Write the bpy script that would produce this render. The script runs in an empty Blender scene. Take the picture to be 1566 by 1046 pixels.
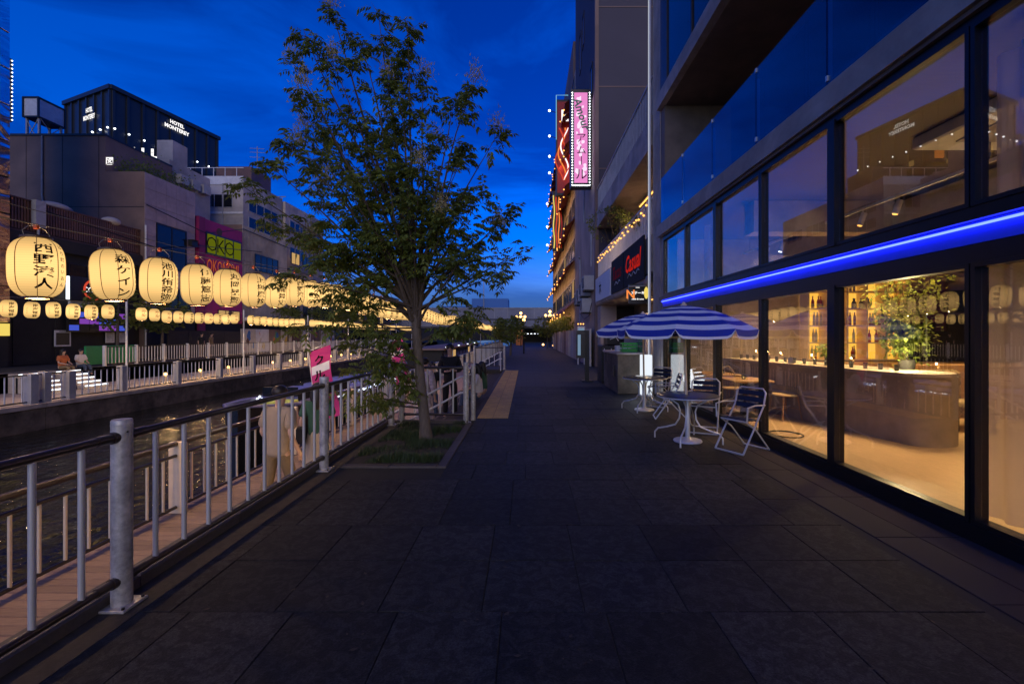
import bpy, bmesh, math, random
from mathutils import Vector, Matrix, noise
random.seed(7)
S = bpy.context.scene
COL = S.collection
R = math.radians
PI = math.pi

# ------------------------------------------------------------------ camera
cam_d = bpy.data.cameras.new('camera'); cam = bpy.data.objects.new('camera', cam_d); COL.objects.link(cam)
cam.location = (0, 0, 1.6); cam.rotation_euler = (R(90), 0, 0)
cam_d.sensor_width = 36; cam_d.lens = 16.0
cam_d.shift_x = -22/1566; cam_d.shift_y = -11/1566
cam_d.clip_start = 0.05; cam_d.clip_end = 2000
S.camera = cam
# ------------------------------------------------------------------ world: dusk sky with thin cloud
W = bpy.data.worlds.new('World'); S.world = W; W.use_nodes = True
nt = W.node_tree; nt.nodes.clear(); N = nt.nodes; L = nt.links
sky = N.new('ShaderNodeTexSky'); sky.sky_type = 'NISHITA'; sky.sun_disc = False
sky.sun_elevation = R(5.0); sky.sun_rotation = R(200); sky.air_density = 1.0; sky.dust_density = .6; sky.ozone_density = 6.0
hs = N.new('ShaderNodeHueSaturation'); hs.inputs['Saturation'].default_value = 1.12; hs.inputs['Value'].default_value = 1.34
L.new(sky.outputs[0], hs.inputs['Color'])
tint = N.new('ShaderNodeMix'); tint.data_type = 'RGBA'; tint.blend_type = 'MULTIPLY'; tint.inputs[0].default_value = 1
tint.inputs[7].default_value = (.30, .74, 1.85, 1)
L.new(hs.outputs[0], tint.inputs[6])
tc = N.new('ShaderNodeTexCoord'); mp = N.new('ShaderNodeMapping'); mp.inputs['Scale'].default_value = (1.0, 1.0, 2.4); mp.inputs['Location'].default_value = (0, .4, .2)
L.new(tc.outputs['Generated'], mp.inputs['Vector'])
nz = N.new('ShaderNodeTexNoise'); nz.inputs['Scale'].default_value = 2.1; nz.inputs['Detail'].default_value = 7; nz.inputs['Roughness'].default_value = .58; nz.inputs['Distortion'].default_value = .5
L.new(mp.outputs[0], nz.inputs['Vector'])
cr = N.new('ShaderNodeValToRGB'); cr.color_ramp.elements[0].position = .41; cr.color_ramp.elements[0].color = (.50, .54, .60, 1)
cr.color_ramp.elements[1].position = .61; cr.color_ramp.elements[1].color = (1.65, 1.32, 1.10, 1)
L.new(nz.outputs['Fac'], cr.inputs['Fac'])
cl = N.new('ShaderNodeMix'); cl.data_type = 'RGBA'; cl.blend_type = 'MULTIPLY'; cl.inputs[0].default_value = 1
sx_ = N.new('ShaderNodeSeparateXYZ'); L.new(tc.outputs['Generated'], sx_.inputs[0])
hz_ = N.new('ShaderNodeMapRange'); hz_.interpolation_type = 'SMOOTHSTEP'; hz_.inputs[1].default_value = .0; hz_.inputs[2].default_value = .21; hz_.inputs[3].default_value = .75; hz_.inputs[4].default_value = 0
L.new(sx_.outputs['Z'], hz_.inputs[0])
hm = N.new('ShaderNodeMix'); hm.data_type = 'RGBA'; hm.inputs[7].default_value = (1.0, 1.85, 4.1, 1); L.new(hz_.outputs[0], hm.inputs[0]); L.new(tint.outputs[2], hm.inputs[6])
L.new(hm.outputs[2], cl.inputs[6]); L.new(cr.outputs[0], cl.inputs[7])
bg = N.new('ShaderNodeBackground'); bg.inputs['Strength'].default_value = 0.15
out = N.new('ShaderNodeOutputWorld'); L.new(cl.outputs[2], bg.inputs['Color']); L.new(bg.outputs[0], out.inputs['Surface'])
# soft afterglow of the set sun, from behind the camera
sd = bpy.data.lights.new('afterglow_sun', 'SUN'); sd.energy = 1.25; sd.angle = R(50); sd.color = (1.0, .86, .66)
sun = bpy.data.objects.new('afterglow_sun', sd); COL.objects.link(sun); sun.rotation_euler = (R(78), 0, R(6))
S.view_settings.view_transform = 'Standard'; S.view_settings.look = 'None'; S.view_settings.exposure = 0; S.view_settings.gamma = 1
S.view_settings.use_curve_mapping = False
S.render.engine = 'CYCLES'
cy = S.cycles; cy.use_denoising = True; cy.max_bounces = 7; cy.diffuse_bounces = 3; cy.glossy_bounces = 4; cy.transparent_max_bounces = 24
cy.transmission_bounces = 4; cy.sample_clamp_indirect = 3.0; cy.caustics_reflective = False; cy.caustics_refractive = False; cy.use_light_tree = True

# ------------------------------------------------------------------ materials
M = {}
def mat(name, base, rough=.6, metal=0., var=.18, scale=6., bump=0., spec=.5, rnd=0., bscale=None, stain=0., coat=0., sheen=None, stretch=None):
    m = bpy.data.materials.new(name); m.use_nodes = True; M[name] = m
    t = m.node_tree; b = t.nodes['Principled BSDF']
    b.inputs['Roughness'].default_value = rough; b.inputs['Metallic'].default_value = metal
    b.inputs['Specular IOR Level'].default_value = spec; b.inputs['Coat Weight'].default_value = coat
    tc = t.nodes.new('ShaderNodeTexCoord'); vec = tc.outputs['Object']
    if stretch:
        mp = t.nodes.new('ShaderNodeMapping'); mp.inputs['Scale'].default_value = stretch; t.links.new(vec, mp.inputs[0]); vec = mp.outputs[0]
    if rnd:
        oi0 = t.nodes.new('ShaderNodeObjectInfo'); va = t.nodes.new('ShaderNodeVectorMath'); va.operation = 'MULTIPLY_ADD'; va.inputs[1].default_value = (3.7, 3.7, 3.7)
        t.links.new(oi0.outputs['Location'], va.inputs[0]); t.links.new(vec, va.inputs[2]); vec = va.outputs[0]
    n = t.nodes.new('ShaderNodeTexNoise'); n.inputs['Scale'].default_value = scale; n.inputs['Detail'].default_value = 6; n.inputs['Roughness'].default_value = .62
    t.links.new(vec, n.inputs['Vector'])
    ma = t.nodes.new('ShaderNodeMapRange'); ma.inputs[1].default_value = .25; ma.inputs[2].default_value = .75
    ma.inputs[3].default_value = 1-var; ma.inputs[4].default_value = 1+var; t.links.new(n.outputs['Fac'], ma.inputs[0])
    val = ma.outputs[0]
    def mul(a, bb):
        q = t.nodes.new('ShaderNodeMath'); q.operation = 'MULTIPLY'; t.links.new(a, q.inputs[0]); t.links.new(bb, q.inputs[1]); return q.outputs[0]
    if rnd:
        oi = t.nodes.new('ShaderNodeObjectInfo'); mr = t.nodes.new('ShaderNodeMapRange'); mr.inputs[3].default_value = 1-rnd; mr.inputs[4].default_value = 1+rnd
        t.links.new(oi.outputs['Random'], mr.inputs[0]); val = mul(val, mr.outputs[0])
    if stain:
        n2 = t.nodes.new('ShaderNodeTexNoise'); n2.inputs['Scale'].default_value = scale*.13; n2.inputs['Detail'].default_value = 5; n2.inputs['Distortion'].default_value = 1.2
        t.links.new(vec, n2.inputs['Vector'])
        m2 = t.nodes.new('ShaderNodeMapRange'); m2.inputs[1].default_value = .42; m2.inputs[2].default_value = .6; m2.inputs[3].default_value = 1-stain; m2.inputs[4].default_value = 1.05
        t.links.new(n2.outputs['Fac'], m2.inputs[0]); val = mul(val, m2.outputs[0])
    mx = t.nodes.new('ShaderNodeVectorMath'); mx.operation = 'SCALE'; mx.inputs[0].default_value = base[:3]
    t.links.new(val, mx.inputs['Scale']); t.links.new(mx.outputs[0], b.inputs['Base Color'])
    rr = t.nodes.new('ShaderNodeMapRange'); rr.inputs[3].default_value = max(.02, rough-.1); rr.inputs[4].default_value = min(1, rough+.1)
    t.links.new(n.outputs['Fac'], rr.inputs[0]); t.links.new(rr.outputs[0], b.inputs['Roughness'])
    if bump:
        n3 = t.nodes.new('ShaderNodeTexNoise'); n3.inputs['Scale'].default_value = bscale or scale*4; n3.inputs['Detail'].default_value = 4; t.links.new(vec, n3.inputs['Vector'])
        bp = t.nodes.new('ShaderNodeBump'); bp.inputs['Strength'].default_value = bump; bp.inputs['Distance'].default_value = .01
        t.links.new(n3.outputs['Fac'], bp.inputs['Height']); t.links.new(bp.outputs[0], b.inputs['Normal'])
    return m
def emit(name, c, s):
    m = bpy.data.materials.new(name); m.use_nodes = True; t = m.node_tree; t.nodes.clear(); M[name] = m
    e = t.nodes.new('ShaderNodeEmission'); e.inputs[0].default_value = (*c, 1); e.inputs[1].default_value = s
    o = t.nodes.new('ShaderNodeOutputMaterial'); t.links.new(e.outputs[0], o.inputs[0]); return m
def glass(name, tint=(1, 1, 1), r0=.045, gl=(1, 1, 1), rough=0.):
    m = bpy.data.materials.new(name); m.use_nodes = True; t = m.node_tree; t.nodes.clear(); M[name] = m
    tr = t.nodes.new('ShaderNodeBsdfTransparent'); tr.inputs[0].default_value = (*tint, 1)
    g = t.nodes.new('ShaderNodeBsdfGlossy'); g.inputs['Roughness'].default_value = rough; g.inputs[0].default_value = (*gl, 1)
    lw = t.nodes.new('ShaderNodeLayerWeight'); lw.inputs[0].default_value = .5
    p = t.nodes.new('ShaderNodeMath'); p.operation = 'POWER'; p.inputs[1].default_value = 4.2; t.links.new(lw.outputs['Facing'], p.inputs[0])
    mr = t.nodes.new('ShaderNodeMapRange'); mr.inputs[3].default_value = r0; mr.inputs[4].default_value = 1; t.links.new(p.outputs[0], mr.inputs[0])
    mx = t.nodes.new('ShaderNodeMixShader'); t.links.new(mr.outputs[0], mx.inputs[0]); t.links.new(tr.outputs[0], mx.inputs[1]); t.links.new(g.outputs[0], mx.inputs[2])
    o = t.nodes.new('ShaderNodeOutputMaterial'); t.links.new(mx.outputs[0], o.inputs[0]); return m

mat('granite', (.031, .030, .028), .72, var=1.0, scale=95, bump=.35, bscale=140, spec=.3, rnd=.38, stain=.55)
mat('granite_far', (.036, .035, .035), .72, var=.3, scale=1.5, bump=.1, bscale=60, stain=.2)
mat('granite_pink', (.021, .016, .018), .85, var=.3, scale=60, bump=.1, rnd=.12)
mat('joint', (.016, .016, .015), .9)
mat('kerb_stone', (.08, .066, .058), .7, var=.3, scale=40, bump=.15, rnd=.1)
mat('asphalt', (.04, .033, .028), .85, var=.4, scale=80, bump=.3, stain=.3)
mat('soil', (.035, .028, .02), .95, var=.4, scale=30, bump=.6)
mat('grass', (.030, .055, .014), .6, var=.4, scale=5)
mat('tactile', (.50, .32, .055), .65, var=.2, scale=25, bump=.1, rnd=.08, stain=.2)
mat('deck', (.24, .165, .125), .6, var=.3, scale=4, bump=.15, rnd=.2, stretch=(2, 22, 22))
mat('concrete', (.45, .385, .335), .75, var=.18, scale=5, bump=.15, bscale=40, stain=.28)
mat('concrete_warm', (.45, .385, .32), .75, var=.2, scale=4, bump=.12, bscale=40, stain=.25)
mat('concrete_dark', (.16, .15, .145), .8, var=.3, scale=3, bump=.25, bscale=20, stain=.45)
mat('soffit', (.20, .145, .11), .7, var=.22, scale=3, bump=.1, bscale=30, stain=.2)
mat('quay_stone', (.15, .115, .085), .9, var=.75, scale=2.2, bump=.5, bscale=12, stain=.5)
mat('steel', (.58, .57, .56), .38, .35, var=.08, scale=12, stretch=(20, 20, 1))
mat('galv', (.46, .44, .43), .42, .3, var=.38, stain=.22, scale=30)
mat('alu', (.66, .66, .66), .32, .3, var=.06, scale=15)
mat('rail_brown', (.030, .018, .014), .35, var=.25, scale=12, coat=.3)
mat('black_frame', (.012, .012, .014), .38, .3, var=.2, scale=10)
mat('black', (.012, .012, .013), .5, var=.3, scale=8)
mat('white_paint', (.75, .73, .70), .5, var=.08, scale=10, stain=.08)
mat('cream_paint', (.78, .62, .42), .45, var=.08, scale=10)
mat('grey_paint', (.42, .41, .42), .5, var=.1, scale=8, stain=.15)
mat('wood_floor', (.52, .38, .23), .42, var=.18, scale=3, bump=.03, stretch=(10, 1.2, 1))
mat('wood', (.42, .25, .12), .45, var=.25, scale=4, stretch=(14, 2, 14))
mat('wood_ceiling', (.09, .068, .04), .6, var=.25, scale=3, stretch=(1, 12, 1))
mat('rattan', (.45, .34, .22), .6, var=.25, scale=40, bump=.4)
mat('curtain', (.66, .60, .56), .9, var=.08, scale=3)
mat('navy', (.010, .018, .06), .75, var=.2, scale=30)
mat('stripe_blue', (.012, .035, .36), .8, var=.12, scale=40, bump=.1)
mat('stripe_white', (.84, .82, .80), .8, var=.06, scale=40, bump=.1)
mat('tabletop', (.045, .045, .05), .38, var=.25, scale=14, coat=.2)
mat('bark', (.11, .085, .065), .85, var=.4, scale=14, bump=.7, bscale=28, stretch=(3, 3, .7))
mat('twig', (.06, .042, .028), .8, var=.3, scale=20)
mat('pot', (.05, .05, .055), .5)
mat('skin', (.50, .31, .22), .55, var=.06, scale=12)
mat('hair', (.012, .009, .008), .45, var=.3, scale=40)
mat('beige_cloth', (.34, .26, .18), .9, var=.1, scale=14, bump=.6, bscale=9)
mat('khaki_cloth', (.20, .14, .075), .9, var=.14, scale=14, bump=.6, bscale=9)
mat('cream_cloth', (.46, .39, .28), .9, var=.1, scale=10, bump=.6, bscale=9)
mat('green_cloth', (.035, .10, .06), .9, var=.16, scale=14, bump=.6, bscale=9)
mat('black_cloth', (.012, .012, .014), .9, var=.2, scale=14)
mat('white_cloth', (.66, .62, .60), .9, var=.1, scale=14)
mat('orange_cloth', (.48, .14, .05), .9, var=.14, scale=14)
mat('jean_cloth', (.06, .085, .14), .9, var=.2, scale=20)
mat('kimono_cloth', (.50, .42, .44), .9, var=.55, scale=18)
mat('brown_metal', (.16, .075, .05), .55, var=.25, scale=3, stain=.3)
mat('purple_tile', (.42, .32, .31), .5, var=.14, scale=3, stain=.15)
mat('panel_grey', (.26, .165, .13), .7, var=.14, scale=1.2, stain=.25)
mat('white_wall', (.56, .50, .46), .75, var=.2, scale=1.2, stain=.35)
mat('tower_grey', (.070, .058, .078), .7, var=.06, scale=1.0, stain=.1)
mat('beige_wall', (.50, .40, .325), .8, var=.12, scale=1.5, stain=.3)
mat('hotel_dark', (.016, .020, .030), .35, var=.2, scale=.3)
mat('dark_glass', (.010, .012, .016), .08, var=.2, scale=.5, spec=.45)
mat('dark_wall', (.030, .026, .024), .8, var=.3, scale=2, stain=.3)
mat('magenta', (.46, .02, .17), .6, var=.12, scale=2, stain=.2)
mat('magenta_dark', (.25, .01, .09), .6, var=.12, scale=2)
mat('green_board', (.02, .30, .09), .5, var=.15, scale=3, stain=.15)
mat('crate_green', (.03, .36, .05), .45, var=.1, scale=10)
mat('bin_green', (.01, .12, .05), .5)
mat('foliage_dark', (.030, .045, .018), .6, var=.5, scale=2.)
mat('awning_red', (.20, .02, .03), .7, var=.15, scale=4)
mat('bridge_metal', (.30, .30, .33), .6, var=.12, scale=.6, stain=.2)
mat('ac_white', (.50, .48, .46), .6, var=.1, scale=5, stain=.2)
mat('pink_flag', (.52, .03, .20), .8, var=.1, scale=6)
mat('hull_black', (.008, .008, .010), .3, coat=.3)
mat('hull_white', (.62, .64, .70), .35, var=.08, scale=5)
mat('boat_deck', (.16, .15, .30), .5, var=.15, scale=4)
mat('boat_yellow', (.55, .60, .08), .5)
mat('ink', (.012, .010, .010), .9, spec=.1)
mat('red_ink', (.62, .02, .015), .9, spec=.1)
mat('lantern_ring', (.05, .028, .018), .5); mat('lantern_seam', (.32, .17, .05), .8)
mat('orange_clip', (.75, .14, .03), .5)
mat('wire', (.22, .21, .20), .5, .4)
mat('lime_board', (.42, .50, .02), .5, var=.1, scale=3)
mat('board_white', (.70, .70, .70), .5, var=.05, scale=3)
mat('paper_poster', (.6, .58, .53), .7, var=.4, scale=4)
mat('screen_frame', (.02, .02, .02), .4)
mat('red_board', (.55, .03, .03), .5, var=.2, scale=2)
mat('yellow_board', (.62, .40, .05), .5, var=.2, scale=2)
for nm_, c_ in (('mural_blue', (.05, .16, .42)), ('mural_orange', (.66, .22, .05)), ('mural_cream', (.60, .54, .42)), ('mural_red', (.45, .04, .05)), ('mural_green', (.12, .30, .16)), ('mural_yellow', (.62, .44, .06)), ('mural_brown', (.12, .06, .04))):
    mat(nm_, c_, .7, var=.15, scale=4)
glass('pane', (.98, .985, .985), .085)
glass('pane_far', (.5, .55, .6), .12)
glass('balustrade_glass', (.50, .60, .74), .075, (.66, .76, .84))
glass('bottle_glass', (.75, .55, .25), .06)

# bottles
for nm_, c_ in (('bottle_amber', (.30, .10, .02)), ('bottle_red', (.36, .015, .01)), ('bottle_clear', (.5, .5, .45)), ('bottle_dark', (.02, .03, .02)), ('bottle_gold', (.55, .33, .05))):
    mat(nm_, c_, .12, spec=.8, var=.05)

def leaf_mat(name, c, tr):
    m = bpy.data.materials.new(name); m.use_nodes = True; t = m.node_tree; M[name] = m
    b = t.nodes['Principled BSDF']; b.inputs['Roughness'].default_value = .5; b.inputs['Specular IOR Level'].default_value = .3
    a = t.nodes.new('ShaderNodeNewGeometry')
    mr = t.nodes.new('ShaderNodeMapRange'); mr.inputs[3].default_value = .55; mr.inputs[4].default_value = 1.6; t.links.new(a.outputs['Random Per Island'], mr.inputs[0])
    sc = t.nodes.new('ShaderNodeVectorMath'); sc.operation = 'SCALE'; sc.inputs[0].default_value = c; t.links.new(mr.outputs[0], sc.inputs['Scale'])
    t.links.new(sc.outputs[0], b.inputs['Base Color'])
    tl = t.nodes.new('ShaderNodeBsdfTranslucent'); tl.inputs[0].default_value = (*tr, 1)
    ad = t.nodes.new('ShaderNodeMixShader'); ad.inputs[0].default_value = .42
    t.links.new(b.outputs[0], ad.inputs[1]); t.links.new(tl.outputs[0], ad.inputs[2]); t.links.new(ad.outputs[0], t.nodes['Material Output'].inputs[0])
leaf_mat('leaf', (.12, .155, .035), (.28, .30, .05))
leaf_mat('leaf_pale', (.40, .36, .19), (.30, .27, .13))
leaf_mat('leaf_inside', (.14, .20, .04), (.30, .36, .06))

# paper that glows by the bulb behind it, brighter where the bulb hangs, dimmer at the ends
def lantern_mat(name, c, s, s_end):
    m = bpy.data.materials.new(name); m.use_nodes = True; t = m.node_tree; t.nodes.clear(); M[name] = m
    tc = t.nodes.new('ShaderNodeTexCoord'); sp = t.nodes.new('ShaderNodeSeparateXYZ'); t.links.new(tc.outputs['Object'], sp.inputs[0])
    ab = t.nodes.new('ShaderNodeMath'); ab.operation = 'ABSOLUTE'; t.links.new(sp.outputs['Z'], ab.inputs[0])
    mr = t.nodes.new('ShaderNodeMapRange'); mr.interpolation_type = 'SMOOTHSTEP'; mr.inputs[1].default_value = .04; mr.inputs[2].default_value = .31; mr.inputs[3].default_value = s; mr.inputs[4].default_value = s_end
    t.links.new(ab.outputs[0], mr.inputs[0])
    wv = t.nodes.new('ShaderNodeTexWave'); wv.bands_direction = 'Z'; wv.inputs['Scale'].default_value = 14; wv.inputs['Distortion'].default_value = .3
    t.links.new(tc.outputs['Object'], wv.inputs['Vector'])
    w2 = t.nodes.new('ShaderNodeMapRange'); w2.inputs[3].default_value = .93; w2.inputs[4].default_value = 1.03; t.links.new(wv.outputs['Fac'], w2.inputs[0])
    oi = t.nodes.new('ShaderNodeObjectInfo'); o2 = t.nodes.new('ShaderNodeMapRange'); o2.inputs[3].default_value = .86; o2.inputs[4].default_value = 1.12; t.links.new(oi.outputs['Random'], o2.inputs[0])
    q = t.nodes.new('ShaderNodeMath'); q.operation = 'MULTIPLY'; t.links.new(mr.outputs[0], q.inputs[0]); t.links.new(w2.outputs[0], q.inputs[1])
    q2 = t.nodes.new('ShaderNodeMath'); q2.operation = 'MULTIPLY'; t.links.new(q.outputs[0], q2.inputs[0]); t.links.new(o2.outputs[0], q2.inputs[1])
    e = t.nodes.new('ShaderNodeEmission'); e.inputs[0].default_value = (*c, 1); t.links.new(q2.outputs[0], e.inputs[1])
    o = t.nodes.new('ShaderNodeOutputMaterial'); t.links.new(e.outputs[0], o.inputs[0])
lantern_mat('lantern_paper', (1.0, .60, .205), 1.42, .66)

emit('led_blue_core', (.028, .045, 1.0), 13)
mat('led_blue', (.06, .13, .85), .55, var=.05, scale=4)
emit('led_white', (.85, .92, 1.0), 2.6)
emit('led_white_soft', (.85, .92, 1.0), 1.0)
emit('led_strip_dim', (.80, .85, 1.0), .55)
emit('warm_bulb', (1.0, .44, .09), 2.6)
emit('warm_lamp', (1.0, .52, .14), 7.0)
emit('white_bulb', (.9, .95, 1.0), 5.0)
emit('shelf_glow', (1.0, .50, .05), 1.35)
emit('sign_pink', (1.0, .30, .72), .85)
emit('sign_pink_pale', (1.0, .72, .92), 1.1)
emit('sign_white', (1.0, .97, .95), 1.4)
emit('sign_red', (1.0, .10, .05), .65)
emit('sign_orange', (1.0, .28, .06), 1.0)
emit('lamplit_orange', (1.0, .22, .04), .38)
emit('sign_red_dim', (1.0, .03, .02), .42)
emit('sign_lime', (.45, .52, .02), .22)
emit('sign_yellow', (1.0, .75, .15), .9)
emit('sign_cyan', (.3, .75, 1.0), .7)
emit('screen_blue', (.10, .16, 1.0), .55)
emit('screen_violet', (.40, .10, .75), .5)
emit('screen_pale', (.35, .55, .8), .45)
emit('window_warm', (1.0, .6, .22), .55)
emit('deck_led', (1.0, .62, .30), 9.0)
emit('boat_blue', (.16, .30, 1.0), .9)

# ------------------------------------------------------------------ helpers
WL = {}
def link(o, parent=None):
    COL.objects.link(o)
    if parent is not None: o.parent = parent
    return o
def tag(o, label=None, cat=None, group=None, kind=None):
    if label: o['label'] = label
    if cat: o['category'] = cat
    if group: o['group'] = group
    if kind: o['kind'] = kind
    return o
def empty(name, loc, label=None, cat=None, group=None, rz=0, kind=None):
    o = bpy.data.objects.new(name, None); o.location = loc; o.rotation_euler.z = rz; o.empty_display_size = .1
    link(o); WL[o.name] = Vector(loc)
    return tag(o, label, cat, group, kind)
def wloc(o):
    return WL.get(o.name, Vector((0, 0, 0))) if o is not None else Vector((0, 0, 0))
def copy_tree(o, loc=None, rz=None, label=None, group=None, parent=None):
    c = o.copy(); COL.objects.link(c); c.parent = parent
    if loc is not None: c.location = loc; WL[c.name] = Vector(loc)
    if rz is not None: c.rotation_euler.z = rz
    if label: c['label'] = label
    if group: c['group'] = group
    for ch in o.children: copy_tree(ch, parent=c)
    return c
class MB:
    def __init__(s): s.v = []; s.f = []; s.mi = []; s.cur = 0
    def add(s, vs, fs):
        n = len(s.v); s.v.extend([tuple(q) for q in vs]); s.f.extend([tuple(i+n for i in q) for q in fs]); s.mi.extend([s.cur]*len(fs)); return s
    def box(s, x0, x1, y0, y1, z0, z1):
        return s.add([(x0,y0,z0),(x1,y0,z0),(x1,y1,z0),(x0,y1,z0),(x0,y0,z1),(x1,y0,z1),(x1,y1,z1),(x0,y1,z1)],
            [(0,3,2,1),(4,5,6,7),(0,1,5,4),(1,2,6,5),(2,3,7,6),(3,0,4,7)])
    def bbox(s, x0, x1, y0, y1, z0, z1, b=.01):
        vs = []
        for (z, k) in ((z0, b), (z0+b, 0), (z1-b, 0), (z1, b)):
            vs += [(x0+k,y0+k,z),(x1-k,y0+k,z),(x1-k,y1-k,z),(x0+k,y1-k,z)]
        fs = [(3,2,1,0),(12,13,14,15)]
        for l in range(3):
            for i in range(4):
                j = (i+1)%4; fs.append((l*4+i, l*4+j, l*4+4+j, l*4+4+i))
        return s.add(vs, fs)
    def quad(s, a, b, c, d): return s.add([a,b,c,d], [(0,1,2,3)])
    def obox(s, c, ux, uy, uz, hx, hy, hz):
        c = Vector(c); ux, uy, uz = (Vector(q).normalized() for q in (ux, uy, uz)); vs = []
        for z in (-1, 1):
            for x, y in ((-1,-1),(1,-1),(1,1),(-1,1)): vs.append(c+ux*hx*x+uy*hy*y+uz*hz*z)
        return s.add(vs, [(0,3,2,1),(4,5,6,7),(0,1,5,4),(1,2,6,5),(2,3,7,6),(3,0,4,7)])
    def tube(s, pts, r, n=8, cap=True, closed=False):
        pts = [Vector(p) for p in pts]; k = len(pts); rs = r if isinstance(r, (list, tuple)) else [r]*k
        vs = []; prev = None
        for i, p in enumerate(pts):
            if closed: t = pts[(i+1)%k]-pts[i-1]
            else: t = pts[min(i+1,k-1)]-pts[max(i-1,0)]
            t = t.normalized() if t.length > 1e-9 else Vector((0,0,1))
            if prev is None:
                u = t.orthogonal().normalized()
            else:
                u = prev - t*prev.dot(t); u = u.normalized() if u.length > 1e-6 else t.orthogonal().normalized()
            prev = u; w = t.cross(u)
            for j in range(n):
                a = 2*PI*j/n; vs.append(p+(u*math.cos(a)+w*math.sin(a))*rs[i])
        fs = []
        for i in range(k if closed else k-1):
            i2 = (i+1)%k
            for j in range(n):
                j2 = (j+1)%n; fs.append((i*n+j, i*n+j2, i2*n+j2, i2*n+j))
        if cap and not closed:
            fs.append(tuple(range(n-1,-1,-1))); fs.append(tuple((k-1)*n+j for j in range(n)))
        return s.add(vs, fs)
    def lathe(s, prof, c=(0,0,0), n=20, a0=0, a1=2*PI):
        full = abs(a1-a0-2*PI) < 1e-6; m = n if full else n+1; vs = []
        for (r, z) in prof:
            for j in range(m):
                a = a0+(a1-a0)*j/n; vs.append((c[0]+r*math.cos(a), c[1]+r*math.sin(a), c[2]+z))
        fs = []
        for i in range(len(prof)-1):
            for j in range(n):
                j2 = (j+1)%m if full else j+1; fs.append((i*m+j, i*m+j2, (i+1)*m+j2, (i+1)*m+j))
        return s.add(vs, fs)
    def sphere(s, c, rx, ry=None, rz=None, n=12, k=8):
        ry = ry or rx; rz = rz or rx; vs = [(c[0],c[1],c[2]-rz)]; fs = []
        for i in range(1, k):
            t = -PI/2+PI*i/k
            for j in range(n):
                a = 2*PI*j/n; vs.append((c[0]+rx*math.cos(t)*math.cos(a), c[1]+ry*math.cos(t)*math.sin(a), c[2]+rz*math.sin(t)))
        vs.append((c[0],c[1],c[2]+rz)); top = len(vs)-1
        for j in range(n):
            j2 = (j+1)%n; fs.append((0, 1+j2, 1+j)); fs.append((top, 1+(k-2)*n+j, 1+(k-2)*n+j2))
            for i in range(k-2): fs.append((1+i*n+j, 1+i*n+j2, 1+(i+1)*n+j2, 1+(i+1)*n+j))
        return s.add(vs, fs)
    def frame_x(s, x0, x1, y0, y1, z0, z1, w):
        vs = []
        for x in (x0, x1):
            vs += [(x,y0,z0),(x,y1,z0),(x,y1,z1),(x,y0,z1),(x,y0+w,z0+w),(x,y1-w,z0+w),(x,y1-w,z1-w),(x,y0+w,z1-w)]
        fs = []
        for i in range(4):
            j = (i+1)%4
            fs += [(i,i+4,j+4,j),(8+i,8+j,12+j,12+i),(i,j,8+j,8+i),(4+j,4+i,12+i,12+j)]
        return s.add(vs, fs)
    def mesh(s, name, mats, off=(0,0,0), smooth=False):
        me = bpy.data.meshes.new(name); ox, oy, oz = off
        me.from_pydata([(x-ox, y-oy, z-oz) for x, y, z in s.v], [], s.f)
        for m in (mats if isinstance(mats, (list, tuple)) else [mats]): me.materials.append(M[m] if isinstance(m, str) else m)
        if any(s.mi): me.polygons.foreach_set('material_index', s.mi)
        if smooth:
            me.polygons.foreach_set('use_smooth', [True]*len(me.polygons))
            me.set_sharp_from_angle(angle=R(45))
        me.update(); return me
    def build(s, name, mats, parent=None, smooth=False, loc=None, **kw):
        off = Vector(loc) if loc is not None else wloc(parent)
        o = bpy.data.objects.new(name, s.mesh(name, mats, off, smooth))
        if loc is not None and parent is None: o.location = loc
        elif loc is not None: o.location = Vector(loc)-wloc(parent)
        link(o, parent); WL[o.name] = off.copy()
        return tag(o, **kw)
def inst(me, name, loc, parent=None, rz=0, **kw):
    o = bpy.data.objects.new(name, me); link(o, parent); o.location = Vector(loc)-wloc(parent); o.rotation_euler.z = rz; return tag(o, **kw)
def B(name, m, b, parent=None, bev=0, **kw):
    q = MB(); (q.bbox(*b, bev) if bev else q.box(*b)); return q.build(name, m, parent, **kw)

# lettering: outline of each string once, as flat faces
TX = {}
def glyph(t, bold=.012):
    k = (t, bold)
    if k in TX: return TX[k]
    cu = bpy.data.curves.new('lettering', 'FONT'); cu.body = t; cu.resolution_u = 2; cu.offset = bold
    o = bpy.data.objects.new('lettering', cu); COL.objects.link(o); bpy.context.view_layer.update()
    me = bpy.data.meshes.new_from_object(o.evaluated_get(bpy.context.evaluated_depsgraph_get()))
    vs = [(v.co.x, v.co.y) for v in me.vertices]; fs = [tuple(p.vertices) for p in me.polygons]
    bpy.data.objects.remove(o); bpy.data.curves.remove(cu); bpy.data.meshes.remove(me)
    if vs:
        x0 = min(v[0] for v in vs); x1 = max(v[0] for v in vs); y0 = min(v[1] for v in vs); y1 = max(v[1] for v in vs)
        cx = (x0+x1)/2; cy_ = (y0+y1)/2
        vs = [(x-cx, y-cy_) for x, y in vs]; TX[k] = (vs, fs, x1-x0, y1-y0)
    else: TX[k] = ([], [], .3, .3)
    return TX[k]
def write(mb, t, c, right, up, w=None, h=None, bold=.012, shear=0.):
    vs, fs, gw, gh = glyph(t, bold); right = Vector(right).normalized(); up = Vector(up).normalized(); c = Vector(c)
    kx = (w/gw) if w else None; ky = (h/gh) if h else None
    kx = kx or ky; ky = ky or kx
    mb.add([c+right*((x+shear*y)*kx)+up*(y*ky) for x, y in vs], fs)
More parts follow.
